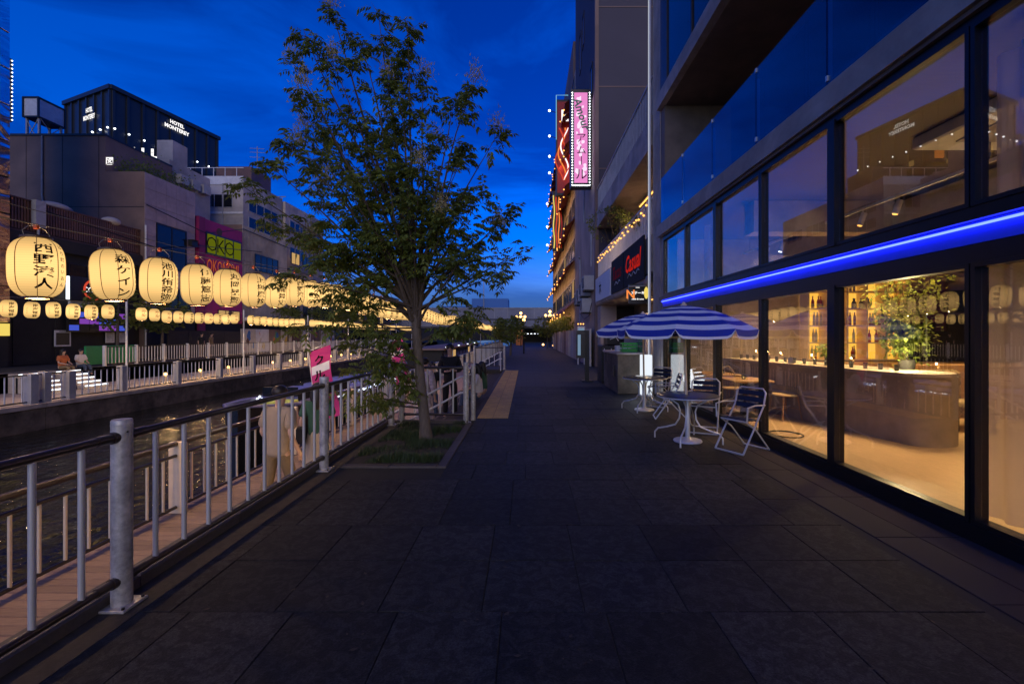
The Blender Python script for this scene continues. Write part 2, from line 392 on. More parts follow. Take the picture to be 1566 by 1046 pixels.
for s_ in '西野湊人森ケイン池川侑希弥伊藤篤志丸岡晃聖上垣廣祐松浦景丈南海電鉄よしもとはり町のいおんてさかっけ★幸寿アムール': glyph(s_, .018)
# ================================================================== SETTING: ground, path, water
gb = B('ground', 'asphalt', (-400, -21.5, -80, 700, -1.2, -.02), kind='structure')
g2 = MB(); g2.box(-2.62, 400, 20.9, 700, -2.6, -.02); g2.box(-1.06, 400, 8.36, 20.9, -2.6, -.02); g2.box(-2.62, 400, -60, 8.36, -2.6, -.02)
g2.build('ground', 'asphalt', kind='structure')
pv = MB(); pv.box(-2.24, 3.46, .2, 8.36, -.02, -.007); pv.box(-1.04, 3.46, 8.36, 14.032, -.02, -.007)
pave = pv.build('pavement', 'joint', kind='structure')
q = MB(); q.bbox(-.297, .297, -.297, .297, -.028, 0, .003); slab_me = q.mesh('paving_slab', 'granite')
q = MB(); q.bbox(-.297, .297, -.297, .297, -.028, 0, .003); slab_me2 = q.mesh('paving_slab', 'granite_pink')
rs = random.Random(3); n_slab = 0
y = 2.63-.6*3+.3
while y < 14.1:
    xl = -2.24 if y < 5.3 else (-.965 if y < 8.36 else -1.04)
    x = -2.24-rs.choice((.0, .17, .3, .42))
    while x < 2.655:
        a = max(x, xl); b = min(x+.6, 2.658); x += .6
        if b-a < .05: continue
        zz = rs.uniform(-.002, .0025); n_slab += 1
        if b-a > .598: o = inst(slab_me, 'paving_slab', (a+.3, y, zz), pave); o.rotation_euler = (rs.uniform(-.002, .002), rs.uniform(-.002, .002), 0)
        else:
            k = MB(); k.bbox(a+.003, b-.003, y-.297, y+.297, -.028, 0, .003); o = k.build('paving_slab', 'granite', pave); o.location.z = zz
    y += .6
# long stones between drain and shop front
y = .9
while y < 14:
    for (xa, xb) in ((2.76, 3.1), (3.106, 3.455)):
        k = MB(); k.bbox(xa, xb, y+.003, y+.897, -.028, rs.uniform(-.002, .002), .005); k.build('border_stone', 'granite_pink', pave)
    y += .9
# slot drain with grate pieces
dr = MB(); dr.box(2.66, 2.75, .2, 14.2, -.06, -.02); drain = dr.build('slot_drain', 'black', pave)
y = .6
while y < 11.5:
    k = MB(); k.box(2.662, 2.748, y+.004, y+.986, -.02, -.012)
    k.build('drain_grate', 'black_frame', pave); y += .99
# path further on, with joints in the material
gf = bpy.data.materials['granite_far'].node_tree
def brick_joints(m, sx, sy):
    t = m.node_tree; b = t.nodes['Principled BSDF']; ln = b.inputs['Base Color'].links[0].from_socket
    br = t.nodes.new('ShaderNodeTexBrick'); br.inputs['Scale'].default_value = 1; br.inputs['Brick Width'].default_value = sx; br.inputs['Row Height'].default_value = sy
    br.inputs['Mortar Size'].default_value = .012; br.inputs['Color1'].default_value = (1,1,1,1); br.inputs['Color2'].default_value = (.72,.72,.72,1); br.inputs['Mortar'].default_value = (.3,.3,.3,1)
    tc = t.nodes.new('ShaderNodeTexCoord'); t.links.new(tc.outputs['Object'], br.inputs['Vector'])
    mx = t.nodes.new('ShaderNodeMix'); mx.data_type = 'RGBA'; mx.blend_type = 'MULTIPLY'; mx.inputs[0].default_value = 1
    t.links.new(ln, mx.inputs[6]); t.links.new(br.outputs[0], mx.inputs[7]); t.links.new(mx.outputs[2], b.inputs['Base Color'])
brick_joints(M['granite_far'], .6, .6)
f2 = MB(); f2.box(-1.04, 3.46, 14.033, 21, -.02, 0); f2.box(-2.3, 3.46, 21, 96, -.02, 0); f2.build('far_pavement', 'granite_far', kind='structure')
# behind the camera and beside the shop
MB().box(-2.3, 2.7, -30, .2, -.02, 0).build('near_pavement', 'granite_far', kind='structure')
# kerb and strip under the railing
kb = B('path_edge', 'asphalt', (-2.62, -2.245, -20, 8.36, -.02, -.004), kind='structure')
k = MB(); k.box(-2.69, -2.665, -1.5, 8.3, -.14, -.10); k.build('wall_light_strip', 'deck_led', kb)
k = MB(); k.box(-2.66, -2.645, 21.2, 46, -.14, -.10); k.build('wall_light_strip', 'deck_led', kb)
y = -1.1
while y < 8.3:
    k = MB(); k.bbox(-2.62, -2.46, y+.004, min(y+.996, 8.36), -.05, .075, .012); k.build('kerb_stone', 'kerb_stone', kb); y += 1.0
k = MB(); k.bbox(-2.45, -1.06, 8.24, 8.36, -.05, .05, .012); k.build('kerb_stone', 'kerb_stone', kb)
# planting pit
pit = B('planting_pit', 'soil', (-2.24, -1.08, 5.62, 8.1, -.1, .012), kind='structure')
for i in range(4):
    y0 = 5.49+i*.68; k = MB(); k.bbox(-1.08, -.97, y0, y0+.674, -.03, .016, .006); k.build('pit_edging', 'kerb_stone', pit)
for i in range(2):
    x0 = -2.24+i*.58; k = MB(); k.bbox(x0, x0+.575, 5.49, 5.6, -.03, .016, .006); k.build('pit_edging', 'kerb_stone', pit)
gr = MB(); rg = random.Random(5)
for i in range(15000):
    x = rg.uniform(-2.22, -1.09); y = rg.uniform(5.64, 8.15)
    d = noise.noise((x*2.2, y*2.2, 0))
    if d < -.12 or rg.random() > .45+d*1.6: continue
    h = rg.uniform(.02, .07)*(1+max(0, d)*2.0); a = rg.uniform(0, 2*PI); w = rg.uniform(.003, .006); l = rg.uniform(.2, .9)*h
    ca, sa = math.cos(a), math.sin(a)
    gr.add([(x-sa*w, y+ca*w, .01), (x+sa*w, y-ca*w, .01), (x+ca*l, y+sa*l, .01+h)], [(0, 1, 2)])
gr.build('grass', 'grass', kind='stuff')
# tactile strip
tcl = MB(); tcl.box(-.96, -.34, 8.72, 20.4, -.02, .001); tac = tcl.build('tactile_strip', 'joint', kind='structure')
bl = MB()
bl.bbox(-.147, .147, -.147, .147, -.004, .004, .002)
for i in range(4):
    x = -.1125+i*.075; bl.bbox(x-.014, x+.014, -.13, .13, .0041, .009, .003)
tb = bl.mesh('tactile_tile', 'tactile')
y = 8.87
while y < 20.3:
    for x in (-.80, -.50): inst(tb, 'tactile_tile', (x, y, .001), tac)
    y += .3

# ------------------------------------------------------------------ lower boardwalk, steps and canal
bw = MB(); bw.box(-4.95, -2.62, -20, 96, -1.1, -.85); bw.box(-2.62, -1.06, 8.36, 20.9, -1.1, -.85); bwo = bw.build('boardwalk', 'concrete_dark', kind='structure')
k = MB(); k.bbox(-1.14, 1.14, -.056, .056, -.05, 0, .006); brd = k.mesh('deck_board', 'deck')
for i in range(100):
    o = inst(brd, 'deck_board', (-3.77, 1.9+i*.12, -.80+rs.uniform(-.002, .002)), bwo)
rest = MB()
for i in range(520):
    yy = 13.9+i*.12; rest.box(-4.91, -2.63, yy-.056, yy+.056, -.85, -.80)
for i in range(105):
    yy = 8.45+i*.12; rest.box(-2.62, -2.4, yy-.056, yy+.056, -.85, -.80)
rest.build('deck_boards_far', 'deck', bwo, kind='stuff')
# terraced steps from the path down to the boardwalk
st = empty('terraced_steps', (-1.06, 8.4, -.8), kind='structure')
for i in range(4):
    x1 = -1.06-.36*i; z = -.16*i-.02
    if i: 
        k = MB(); k.bbox(x1-.36, x1, 8.4, 20.9, -.82, z, .008); k.build('step', 'granite_pink', st)
        for j in range(8):
            k = MB(); k.box(x1-.355, x1-.305, 8.5+j*1.55, 8.5+j*1.55+1.45, z, z+.004); k.build('nosing', 'kerb_stone', st)
    else:
        k = MB(); k.bbox(x1-.36, x1, 8.4, 20.9, -.82, -.16, .008); k.build('step', 'granite_pink', st)
# concrete side wall under the planting pit and along the path
MB().box(-2.66, -2.6, -20, 8.36, -1.1, -.02).build('retaining_wall', 'concrete_dark', kind='structure')

# water
def water_mat():
    m = bpy.data.materials.new('water'); m.use_nodes = True; M['water'] = m; t = m.node_tree; b = t.nodes['Principled BSDF']
    b.inputs['Base Color'].default_value = (.006, .008, .008, 1); b.inputs['Roughness'].default_value = .07; b.inputs['IOR'].default_value = 1.333
    tc = t.nodes.new('ShaderNodeTexCoord'); mp = t.nodes.new('ShaderNodeMapping'); mp.inputs['Scale'].default_value = (1, .6, 1); t.links.new(tc.outputs['Object'], mp.inputs[0])
    n = t.nodes.new('ShaderNodeTexNoise'); n.inputs['Scale'].default_value = 3.2; n.inputs['Detail'].default_value = 4; n.inputs['Roughness'].default_value = .55; n.inputs['Distortion'].default_value = .6; t.links.new(mp.outputs[0], n.inputs['Vector'])
    bp = t.nodes.new('ShaderNodeBump'); bp.inputs['Strength'].default_value = 1.0; bp.inputs['Distance'].default_value = .07; t.links.new(n.outputs['Fac'], bp.inputs['Height']); t.links.new(bp.outputs[0], b.inputs['Normal'])
water_mat()
MB().quad((-17.5, -60, -1.7), (-4.0, -60, -1.7), (-4.0, 400, -1.7), (-17.5, 400, -1.7)).build('water', 'water', kind='structure')
# quay wall under the near boardwalk
MB().box(-4.95, -4.7, -20, 96, -2.6, -.9).build('quay_wall', 'quay_stone', kind='structure')

# ------------------------------------------------------------------ path railing (silver posts, brown rails)
def post_mb(x, y, r=.052, h=1.1):
    q = MB(); q.lathe([(r, 0), (r, h-.035), (r*1.03, h-.034), (r*1.03, h-.03), (r, h-.029), (r, h-.008), (r*.9, h), (0, h+.002)], (x, y, 0), 24); return q
bar_me = None
def railing(name, label, pts, zb, first=True, top=1.0, bot=.155, height=1.1, group='railings beside the path', sp=.2454, pr=.052, br=.0155, posts=None):
    root = empty(name, (pts[0][0], pts[0][1], zb), label, 'railing', group)
    for (a, b) in zip(pts[:-1], pts[1:]):
        a = Vector((*a, zb)); b = Vector((*b, zb)); d = (b-a).normalized(); Lh = (b-a).length
        for z, r in ((top, .024), (bot, .022)):
            q = MB(); q.tube([a+d*pr*.9+Vector((0,0,z)), b-d*pr*.9+Vector((0,0,z))], r, 12)
            for e, s in ((a, 1), (b, -1)):
                q.tube([e+d*s*(pr*.8)+Vector((0,0,z)), e+d*s*(pr+.02)+Vector((0,0,z))], r*1.45, 14)
                q.tube([e+d*s*(pr+.02)+Vector((0,0,z)), e+d*s*(pr+.11)+Vector((0,0,z))], r*1.18, 14)
            q.build('top_rail' if z == top else 'bottom_rail', 'rail_brown', root, smooth=True)
        n = max(1, round(Lh/sp)-1)
        for i in range(n):
            p = a+d*Lh*(i+1)/(n+1)
            q = MB(); q.tube([p+Vector((0,0,bot+.015)), p+Vector((0,0,top-.015))], br, 10); q.build('baluster', 'steel', root, smooth=True)
    for p in (posts or pts):
        q = post_mb(p[0], p[1], pr, height); q.v = [(x, y, z+zb) for x, y, z in q.v]
        po = q.build('post', 'galv', root, smooth=True)
        q = MB(); q.bbox(p[0]-.085, p[0]+.085, p[1]-.085, p[1]+.085, zb-.005, zb+.012, .003); q.build('base_plate', 'galv', po)
        q = MB()
        for z in (top, ): q.sphere((p[0]+pr*.99, p[1]-.02, zb+height-.07), .006, n=6, k=4)
        for ax in (-1, 1):
            for ay in (-1, 1): q.lathe([(0, .022), (.009, .022), (.009, .010), (0, .010)], (p[0]+ax*.068, p[1]+ay*.068, zb), 6)
        q.build('bolt', 'black', po, kind='stuff')
    return root
railing('path_railing', 'silver post railing with dark brown rails closest to the camera', [(-2.4, 0.0), (-2.4, 2.7), (-2.4, 5.4), (-2.4, 8.1)], 0)
railing('path_railing', 'short silver railing behind the tree closing off the terraced steps', [(-2.27, 8.29), (-1.1, 8.29)], 0)
railing('path_railing', 'short pale railing at the far end of the terraced steps', [(-2.4, 21.0), (-1.02, 21.0)], 0)
railing('path_railing', 'long pale railing running on beyond the terraced steps', [(-2.4, 21.3)]+[(-2.4, 24.0+2.7*i) for i in range(9)], 0)
def handrail(y, label):
    h = empty('stair_handrail', (-1.15, y, 0), label, 'handrail', 'sloping handrails of the terraced steps')
    for dz, nm in ((0, 'upper_rail'), (-.3, 'lower_rail')):
        q = MB(); q.tube([(-1.1, y, .82+dz), (-1.25, y, .80+dz), (-2.55, y, .1+dz), (-2.7, y, .08+dz)], .019, 10); q.build(nm, 'alu', h, smooth=True)
    for x, z0, z1 in ((-1.16, -.02, .81), (-1.9, -.5, .46), (-2.6, -.8, .09)):
        q = MB(); q.tube([(x, y, z0), (x, y, z1)], .021, 10); q.build('post', 'alu', h, smooth=True)
handrail(8.62, 'sloping double handrail on the steps just behind the tree')
handrail(20.55, 'sloping double handrail at the far end of the steps')
q = post_mb(-1.0, 8.55, .045, 1.05); q.build('steel_bollard', 'galv', smooth=True, label='silver steel post standing beside the start of the yellow tactile strip', cat='post')

# ------------------------------------------------------------------ boardwalk railing (flat posts, pale balusters)
br_ = empty('boardwalk_railing', (-4.7, 3, -.8), 'low railing with pale balusters along the edge of the plank boardwalk', 'railing')
ys = [3.14+3.0*i for i in range(14)]
for a, b in zip([0.1]+ys[:-1], ys):
    for z, r, nm in ((.14, .034, 'top_rail'), (-.02, .022, 'middle_rail'), (-.71, .022, 'bottom_rail')):
        q = MB(); q.tube([(-4.7, a+.04, z), (-4.7, b-.04, z)], r, 10); q.build(nm, 'rail_brown', br_, smooth=True)
qb = MB(); qb.tube([(0, 0, -.70), (0, 0, -.03)], .016, 8); bal = qb.mesh('baluster', 'cream_paint', smooth=True)
nb = 0
for a, b in zip([0.14]+ys[:-1], ys):
    for i in range(11):
        if b < 34: inst(bal, 'baluster', (-4.7, a+3.0*(i+1)/12, 0), br_); nb += 1
for yy in ys:
    q = MB(); q.bbox(-4.80, -4.60, yy-.035, yy+.035, -.8, .16, .01); q.build('post', 'cream_paint', br_)

# ------------------------------------------------------------------ paper lanterns
LH, LR = .290, .196
def lr(z):
    k = min(1, abs(z)/LH); return LR*max(0., (1-k**3.6))**(1/2.6)
def lantern_body():
    q = MB(); zs = [LH*.955*math.sin(PI/2*(-1+2*i/18)) for i in range(19)]
    q.lathe([(lr(z), z) for z in zs], n=28); return q.mesh('paper_shade', 'lantern_paper', smooth=True)
def lantern_seams():
    q = MB(); zs = [LH*.95*math.sin(PI/2*(-1+2*i/14)) for i in range(15)]
    for j in range(8):
        a = j*PI/4+.1; q.tube([((lr(z)+.0005)*math.cos(a), (lr(z)+.0005)*math.sin(a), z) for z in zs], .0036, 4)
    return q
def lantern_text(cols):
    # cols: (string, azimuth, char size, z of the first char, pitch)
    q = MB()
    for (t, az, sz, z0, pitch) in cols:
        for i, ch in enumerate(t):
            vs, fs, gw, gh = glyph(ch, .018 if sz > .08 else .01)
            if not vs: continue
            zc = z0-i*pitch; k = sz*.95
            out = []
            for x, y in vs:
                z = zc+y*k; r = lr(max(-LH*.93, min(LH*.93, z)))+.0035
                # widen strokes a little across the barrel
                a = az+x*k*(1.42 if sz > .08 else 1.1)/LR; out.append((r*math.cos(a), r*math.sin(a), z))
            q.add(out, fs)
    return q
body_me = lantern_body(); seam_me = lantern_seams().mesh('seam', 'lantern_seam')
q = MB(); q.lathe([(.085, LH*.965), (.115, LH*.97), (.115, LH*1.03), (.085, LH*1.03), (.085, LH*.965)], n=20); ringt = q.mesh('top_ring', 'lantern_ring', smooth=True)
q = MB(); q.lathe([(.085, -LH*1.02), (.11, -LH*1.02), (.11, -LH*.965), (.085, -LH*.965), (.085, -LH*1.02)], n=20); ringb = q.mesh('bottom_ring', 'lantern_ring', smooth=True)
q = MB()
for s in (-1, 1):
    q.tube([(s*.10, 0, LH*1.0), (s*.115, 0, LH+.05), (s*.07, 0, LH+.10), (0, 0, LH+.115)], .004, 6)
handle_me = q.mesh('wire_handle', 'wire', smooth=True)
q = MB(); q.bbox(-.018, .018, -.012, .012, LH+.085, LH+.135, .004); clip_me = q.mesh('orange_clip', 'orange_clip')
AZ = R(-25)
small = R(33)
names = [
 [('西野湊人', AZ, .112, .170, .112), ('はり町のいおん', AZ+small*1.35, .048, .20, .06)],
 [('森ケイン', AZ, .112, .165, .125), ('★てんさいかっけ★', AZ+small*1.4, .042, .20, .056)],
 [('池川侑希弥', AZ, .100, .18, .098), ('★てんさいかっけ★', AZ+small*1.35, .042, .20, .056)],
 [('伊藤篤志', AZ, .110, .17, .12), ('てんさいかっけいん', AZ+small*1.3, .036, .2, .05)],
 [('丸岡晃聖', AZ, .108, .17, .12), ('さいかん', AZ+small*1.3, .036, .10, .05)],
 [('上垣廣祐', AZ, .108, .17, .12), ('てんさい', AZ+small*1.3, .036, .10, .05)],
 [('松浦景丈', AZ, .108, .17, .12)],
]
txt_me = [lantern_text(c).mesh('lettering', 'ink') for c in names]
far_txt = [lantern_text([('南海電鉄', AZ+.12, .112, .17, .12)]).mesh('lettering', 'ink'), lantern_text([('幸寿', AZ+.12, .15, .12, .17)]).mesh('lettering', 'red_ink')]
side_me = lantern_text([('よしもと', AZ-R(52), .045, .06, .055)]).mesh('side_lettering', 'red_ink')
bulb_light = bpy.data.lights.new('lantern_bulb', 'POINT'); bulb_light.energy = 26; bulb_light.color = (1, .62, .27); bulb_light.shadow_soft_size = .03
far_bulb = bulb_light.copy(); far_bulb.energy = 90
rl = random.Random(19)
def make_lantern(loc, txt, label, group, detail=2, side=False, glow=False):
    t = empty('paper_lantern', loc, label, 'lantern', group); t.rotation_euler = (R(rl.gauss(0, 1.6)), R(rl.gauss(0, 1.6)), R(rl.gauss(0, 3)))
    inst(body_me, 'paper_shade', loc, t)
    inst(ringt, 'top_ring', loc, t)
    if detail: inst(ringb, 'bottom_ring', loc, t); inst(txt, 'lettering', loc, t)
    if detail > 1:
        inst(seam_me, 'seam', loc, t); h = inst(handle_me, 'wire_handle', loc, t, rz=R(rs.uniform(-25, 25)+90)); inst(clip_me, 'clip', loc, t)
    if glow:
        l_ = bpy.data.objects.new('lantern_bulb', bulb_light if loc[0] > -10 else far_bulb); COL.objects.link(l_); l_.location = (loc[0], loc[1], loc[2]-LH*.86)
    if side: inst(side_me, 'side_lettering', loc, t)
    return t
near = [(4.37, 2.24), (5.17, 2.276), (5.82, 2.288), (6.5, 2.31), (7.16, 2.335), (7.84, 2.366), (8.54, 2.395)]
ORD = 'first second third fourth fifth sixth seventh eighth ninth tenth eleventh twelfth thirteenth fourteenth fifteenth sixteenth seventeenth eighteenth nineteenth twentieth'.split()
ORD += ['twenty-'+o for o in ORD[:9]]+['thirtieth']+['thirty-'+o for o in ORD[:9]]
ordn = ['lit lantern with four brush characters, largest and leftmost of the near row', 'lit lantern with a star in its side column, second in the near row', 'lit lantern with five stacked characters, third from the left in the near row',
        'lit lantern fourth from the left in the near row, before the tiled wall', 'lit lantern fifth from the left in the near row, before the magenta front', 'lit lantern sixth from the left in the near row, past the magenta front', 'lit lantern seventh from the left in the near row, by the tree leaves']
for (yy, zz), lab, tm in zip(near, ordn, txt_me):
    make_lantern((-4.7, yy, zz), tm, lab, 'lit paper lanterns along the near boardwalk', glow=True)
wire_pts = [(-4.7, -3.0, 2.9), (-4.7, 1.0, 2.62)]+[(-4.7, yy, zz+LH+.125) for yy, zz in near]
yy = 9.22; i = 7
while yy < 78:
    ph = ((yy-11.5)/9.0) % 1.0
    zz = 2.56-.13*math.sin(PI*ph)
    make_lantern((-4.7, yy, zz), txt_me[i % 7], ('lit lantern %s from the left in the near row, seen through the tree leaves' % ORD[i]) if i < 20 else 'lit lantern in the merging far stretch of the near row behind the tree', 'lit paper lanterns along the near boardwalk', 2 if yy < 16 else (1 if yy < 36 else 0), glow=yy < 24)
    wire_pts.append((-4.7, yy, zz+LH+.125)); yy += .685; i += 1
for yb in (1.2, 2.1, 2.95, 3.65): make_lantern((-4.7, yb, 2.27), txt_me[int(yb*3) % 7], 'lit paper lantern in the near row beside the camera', 'lit paper lanterns along the near boardwalk', glow=True)
q = MB(); q.tube(wire_pts, .006, 5); q.build('lantern_wire', 'wire', label='long sagging wire carrying the near row of big lanterns', cat='wire')
q = MB(); q.tube([(-4.7, -3, 3.0), (-4.7, 2.5, 2.80), (-4.7, 6.5, 2.78), (-4.7, 11.5, 3.0), (-4.7, 16, 2.85), (-4.7, 20.5, 3.0)], .004, 5); q.build('power_cable', 'wire', label='thin power cable strung just above the near row of lanterns', cat='cable')
for yy in (20.5, 29.5, 38.5, 47.5):
    q = MB(); q.tube([(-4.78, yy, -.8), (-4.78, yy, 3.05)], .028, 10); q.build('lantern_pole', 'galv', smooth=True, label='slim grey pole holding up the near lantern wire, half hidden by leaves', cat='pole', group='poles of the near lantern row')
# far bank row
poles = [11.3, 19.3, 27.3, 35.3, 43.3, 51.3, 59.3, 67.3]
fw = [(-17, 8, 2.9)]; k = 0; farl = []
for pa, pb in zip(poles[:-1], poles[1:]):
    for j in range(10):
        yy = pa+.8+j*.71; zz = 2.52-.06*math.sin(PI*(j+.5)/10)+.05*noise.noise((yy, 0, 3)); farl.append((yy, zz))
for yy, zz in farl:
    if yy < 14.3: continue
    red = (k in (5, 6, 7, 8, 9)) or (k > 9 and k % 3 == 0)
    if k < 30: lab = 'lit lantern with %s writing over the far quay, %s from the left' % ('red' if red else 'black', ORD[k])
    elif k < 5: lab = 'small looking lit lantern with black writing over the far quay, left of the first pole'
    elif k < 10: lab = 'small looking lit lantern with red writing over the far quay'
    else: lab = 'lit lantern in the distant row over the far quay, right of the pole'
    make_lantern((-17, yy, zz), far_txt[1 if red else 0], lab, 'lit paper lanterns along the far quay', 1 if yy < 34 else 0, side=yy < 22 and not red, glow=k % 2 == 0 and yy < 48)
    fw.append((-17, yy, zz+LH+.1)); k += 1
q = MB(); q.tube(fw, .008, 5); q.build('lantern_wire', 'wire', label='thin wire carrying the distant lantern row over the far quay', cat='wire')
for yy, lab in zip(poles[1:], ['first pale pole on the far quay, between black and red lettered lanterns', 'second pale pole on the far quay, before the painted hoarding']+['pale lantern pole far along the far quay']*5):
    q = MB(); q.tube([(-16.95, yy, -1.3), (-16.95, yy, 3.1)], .04, 10)
    q.build('lantern_pole', 'white_paint', smooth=True, label=lab, cat='pole', group='poles of the far lantern row')

# ------------------------------------------------------------------ far quay
fq = MB(); fq.box(-21.5, -17.0, -60, 110, -2.6, -.82); fqo = fq.build('far_quay', 'concrete', kind='structure')
y = 8.0
while y < 60:                                            # wall blocks with open joints
    k = MB(); k.bbox(-17.02, -16.9, y+.01, y+1.99, -2.4, -.95, .02); k.build('wall_block', 'quay_stone', fqo)
    k = MB(); k.bbox(-17.1, -16.86, y+.005, y+1.995, -.945, -.78, .015); k.build('coping_stone', 'concrete', fqo); y += 2.0
MB().box(-21.8, -21.5, -60, 110, -.85, .0).build('retaining_wall', 'concrete_dark', kind='structure')
def simple_rail(name, label, x, y0, y1, zb, h, sp, postev, mt, pm, pw, group, wide=False):
    root = empty(name, (x, y0, zb), label, 'railing', group)
    for z in (h-.03, .1):
        q = MB(); q.box(x-.02, x+.02, y0, y1, zb+z-.02, zb+z+.02); q.build('top_rail' if z > .5 else 'bottom_rail', 'rail_brown', root)
    q = MB(); q.box(-.014, .014, -.014, .014, .121, h-.051); bm_ = q.mesh('baluster', mt)
    n = int((y1-y0)/sp); far = MB(); cnt = 0
    for i in range(1, n):
        yy = y0+i*sp
        if cnt < 110: inst(bm_, 'baluster', (x, yy, zb), root); cnt += 1
        else: far.box(x-.014, x+.014, yy-.014, yy+.014, zb+.121, zb+h-.051)
    if far.v: far.build('balusters_far', mt, root, kind='stuff')
    yy = y0
    while yy <= y1+.01:
        q = MB(); q.bbox(x-pw/2-.02, x+pw/2+.02, yy-pw/2, yy+pw/2, zb-.02, zb+h+.05, .012); q.build('post', pm, root)
        yy += postev
    return root
simple_rail('quay_railing', 'white railing with wide posts at the edge of the far quay', -17.05, 13.05, 62, -.8, 1.05, .26, 3.06, 'white_paint', 'grey_paint', .22, 'railings across the canal')
simple_rail('street_railing', 'white baluster railing at street level across the canal', -21.6, 23.3, 75, 0, 1.0, .21, 1.9, 'white_paint', 'white_paint', .09, 'railings across the canal')
for yy in (15.55, 16.85): 
    q = MB(); q.bbox(-17.2, -16.9, yy-.02, yy+.22, -.8, .26, .02); q.build('gate_post', 'grey_paint', label='wide grey gate post in the far quay railing, before the lit steps', cat='post', group='gate posts of the far quay')
# lit steps
def lit_steps(y0, y1, label):
    r = empty('lit_steps', (-19, y0, -.8), label, 'steps', 'steps with glowing edges across the canal')
    for i in range(5):
        x = -20.9+i*.32; z = -.02-.155*i
        k = MB(); k.bbox(x-.40, x, y0, y1, -.83, z, .01); k.build('step', 'concrete', r)
        k = MB(); k.box(x+.001, x+.03, y0+.03, y1-.03, z-.06, z-.015); k.build('light_strip', 'led_white', r)
lit_steps(18.7, 19.75, 'concrete steps with white glowing edges, left of the seated couple')
lit_steps(20.2, 21.35, 'concrete steps with white glowing edges, right below the seated couple')
# small warm lamps on the far boardwalk
quay_light = bpy.data.lights.new('quay_glow', 'POINT'); quay_light.energy = 30; quay_light.color = (1, .58, .22); quay_light.shadow_soft_size = .06
yb = 23.2; i = 0
while yb < 52:
    r = empty('quay_lamp', (-18.4, yb, -.8), 'small warm lamp low behind the far quay railing, %s from the left' % ORD[i], 'lamp', 'low lamps on the far quay')
    k = MB(); k.lathe([(.0, .34), (.09, .33), (.09, .0), (.0, .0)], (-18.4, yb, -.8), 10); k.build('lamp_base', 'concrete', r)
    k = MB(); k.sphere((-18.4, yb, -.40), .075, n=10, k=6); k.build('globe', 'warm_lamp', r, smooth=True); ql_ = bpy.data.objects.new('quay_glow', quay_light); COL.objects.link(ql_); ql_.location = (-18.25, yb, -.2); yb += 2.45; i += 1
# ================================================================== BUILDINGS ACROSS THE CANAL
def win_x(parent, x, y0, y1, z0, z1, side=1, pane='dark_glass', frame='black_frame', bars=1, fw=.06):
    """window in a wall whose face lies at x; side=+1 looks towards +x"""
    q = MB(); a, b = sorted((x-side*.05, x+side*.05))
    q.frame_x(a, b, y0, y1, z0, z1, fw)
    for i in range(bars):
        yc = y0+(y1-y0)*(i+1)/(bars+1); q.box(a, b, yc-fw/2, yc+fw/2, z0+fw+.001, z1-fw-.001)
    w = q.build('window', frame, parent)
    p = MB(); a2, b2 = sorted((x+side*.004, x+side*.02))
    for i in range(bars+1):
        ya = y0+(y1-y0)*i/(bars+1)+fw*(1 if i == 0 else .5); yb_ = y0+(y1-y0)*(i+1)/(bars+1)-fw*(1 if i == bars else .5)
        p = MB(); p.box(a2, b2, ya+.001, yb_-.001, z0+fw+.001, z1-fw-.001); p.build('pane', pane, w)
    return w
def win_y(parent, y, x0, x1, z0, z1, pane='dark_glass', frame='black_frame', bars=1, fw=.06):
    """window in a wall facing the camera side (-y)"""
    q = MB(); q.box(x0, x0+fw, y-.05, y+.05, z0, z1); q.box(x1-fw, x1, y-.05, y+.05, z0, z1); q.box(x0+fw, x1-fw, y-.05, y+.05, z0, z0+fw); q.box(x0+fw, x1-fw, y-.05, y+.05, z1-fw, z1)
    for i in range(bars):
        xc = x0+(x1-x0)*(i+1)/(bars+1); q.box(xc-fw/2, xc+fw/2, y-.05, y+.05, z0+fw, z1-fw)
    w = q.build('window', frame, parent)
    p = MB(); p.box(x0+fw, x1-fw, y-.02, y-.004, z0+fw, z1-fw); p.build('pane', pane, w)
    return w
XB = -25.8
# mirrored metal front at the left edge
m_ = bpy.data.materials.new('mirror_metal'); m_.use_nodes = True; M['mirror_metal'] = m_
t_ = m_.node_tree; b_ = t_.nodes['Principled BSDF']; b_.inputs['Metallic'].default_value = 1; b_.inputs['Roughness'].default_value = .12; b_.inputs['Base Color'].default_value = (.75, .62, .66, 1)
tc_ = t_.nodes.new('ShaderNodeTexCoord'); n_ = t_.nodes.new('ShaderNodeTexNoise'); n_.inputs['Scale'].default_value = .55; n_.inputs['Detail'].default_value = 1.5; n_.inputs['Distortion'].default_value = 1.5
mp_ = t_.nodes.new('ShaderNodeMapping'); mp_.inputs['Scale'].default_value = (1, .8, 1.6); t_.links.new(tc_.outputs['Object'], mp_.inputs[0]); t_.links.new(mp_.outputs[0], n_.inputs['Vector'])
bp_ = t_.nodes.new('ShaderNodeBump'); bp_.inputs['Strength'].default_value = .25; bp_.inputs['Distance'].default_value = .3; t_.links.new(n_.outputs['Fac'], bp_.inputs['Height']); t_.links.new(bp_.outputs[0], b_.inputs['Normal'])
mb_ = empty('mirror_building', (-26, 15, 0), 'tall building with rippled mirror metal panels cut by the left edge', 'building')
B('wall', 'dark_wall', (-34, XB-.02, 8, 22.68, 0, 24), mb_)
z = 2.2; i = 0
while z < 23.5:
    for j in range(4):
        k = MB(); k.bbox(XB-.019, XB+.05, 14.7+j*2+.015, 14.7+j*2+1.985, z+.02, z+1.78, .02); k.build('panel', 'mirror_metal', mb_)
    z += 1.8
B('gold_band', 'sign_yellow', (XB-.01, XB+.06, 16, 22.68, 1.55, 2.15), mb_)
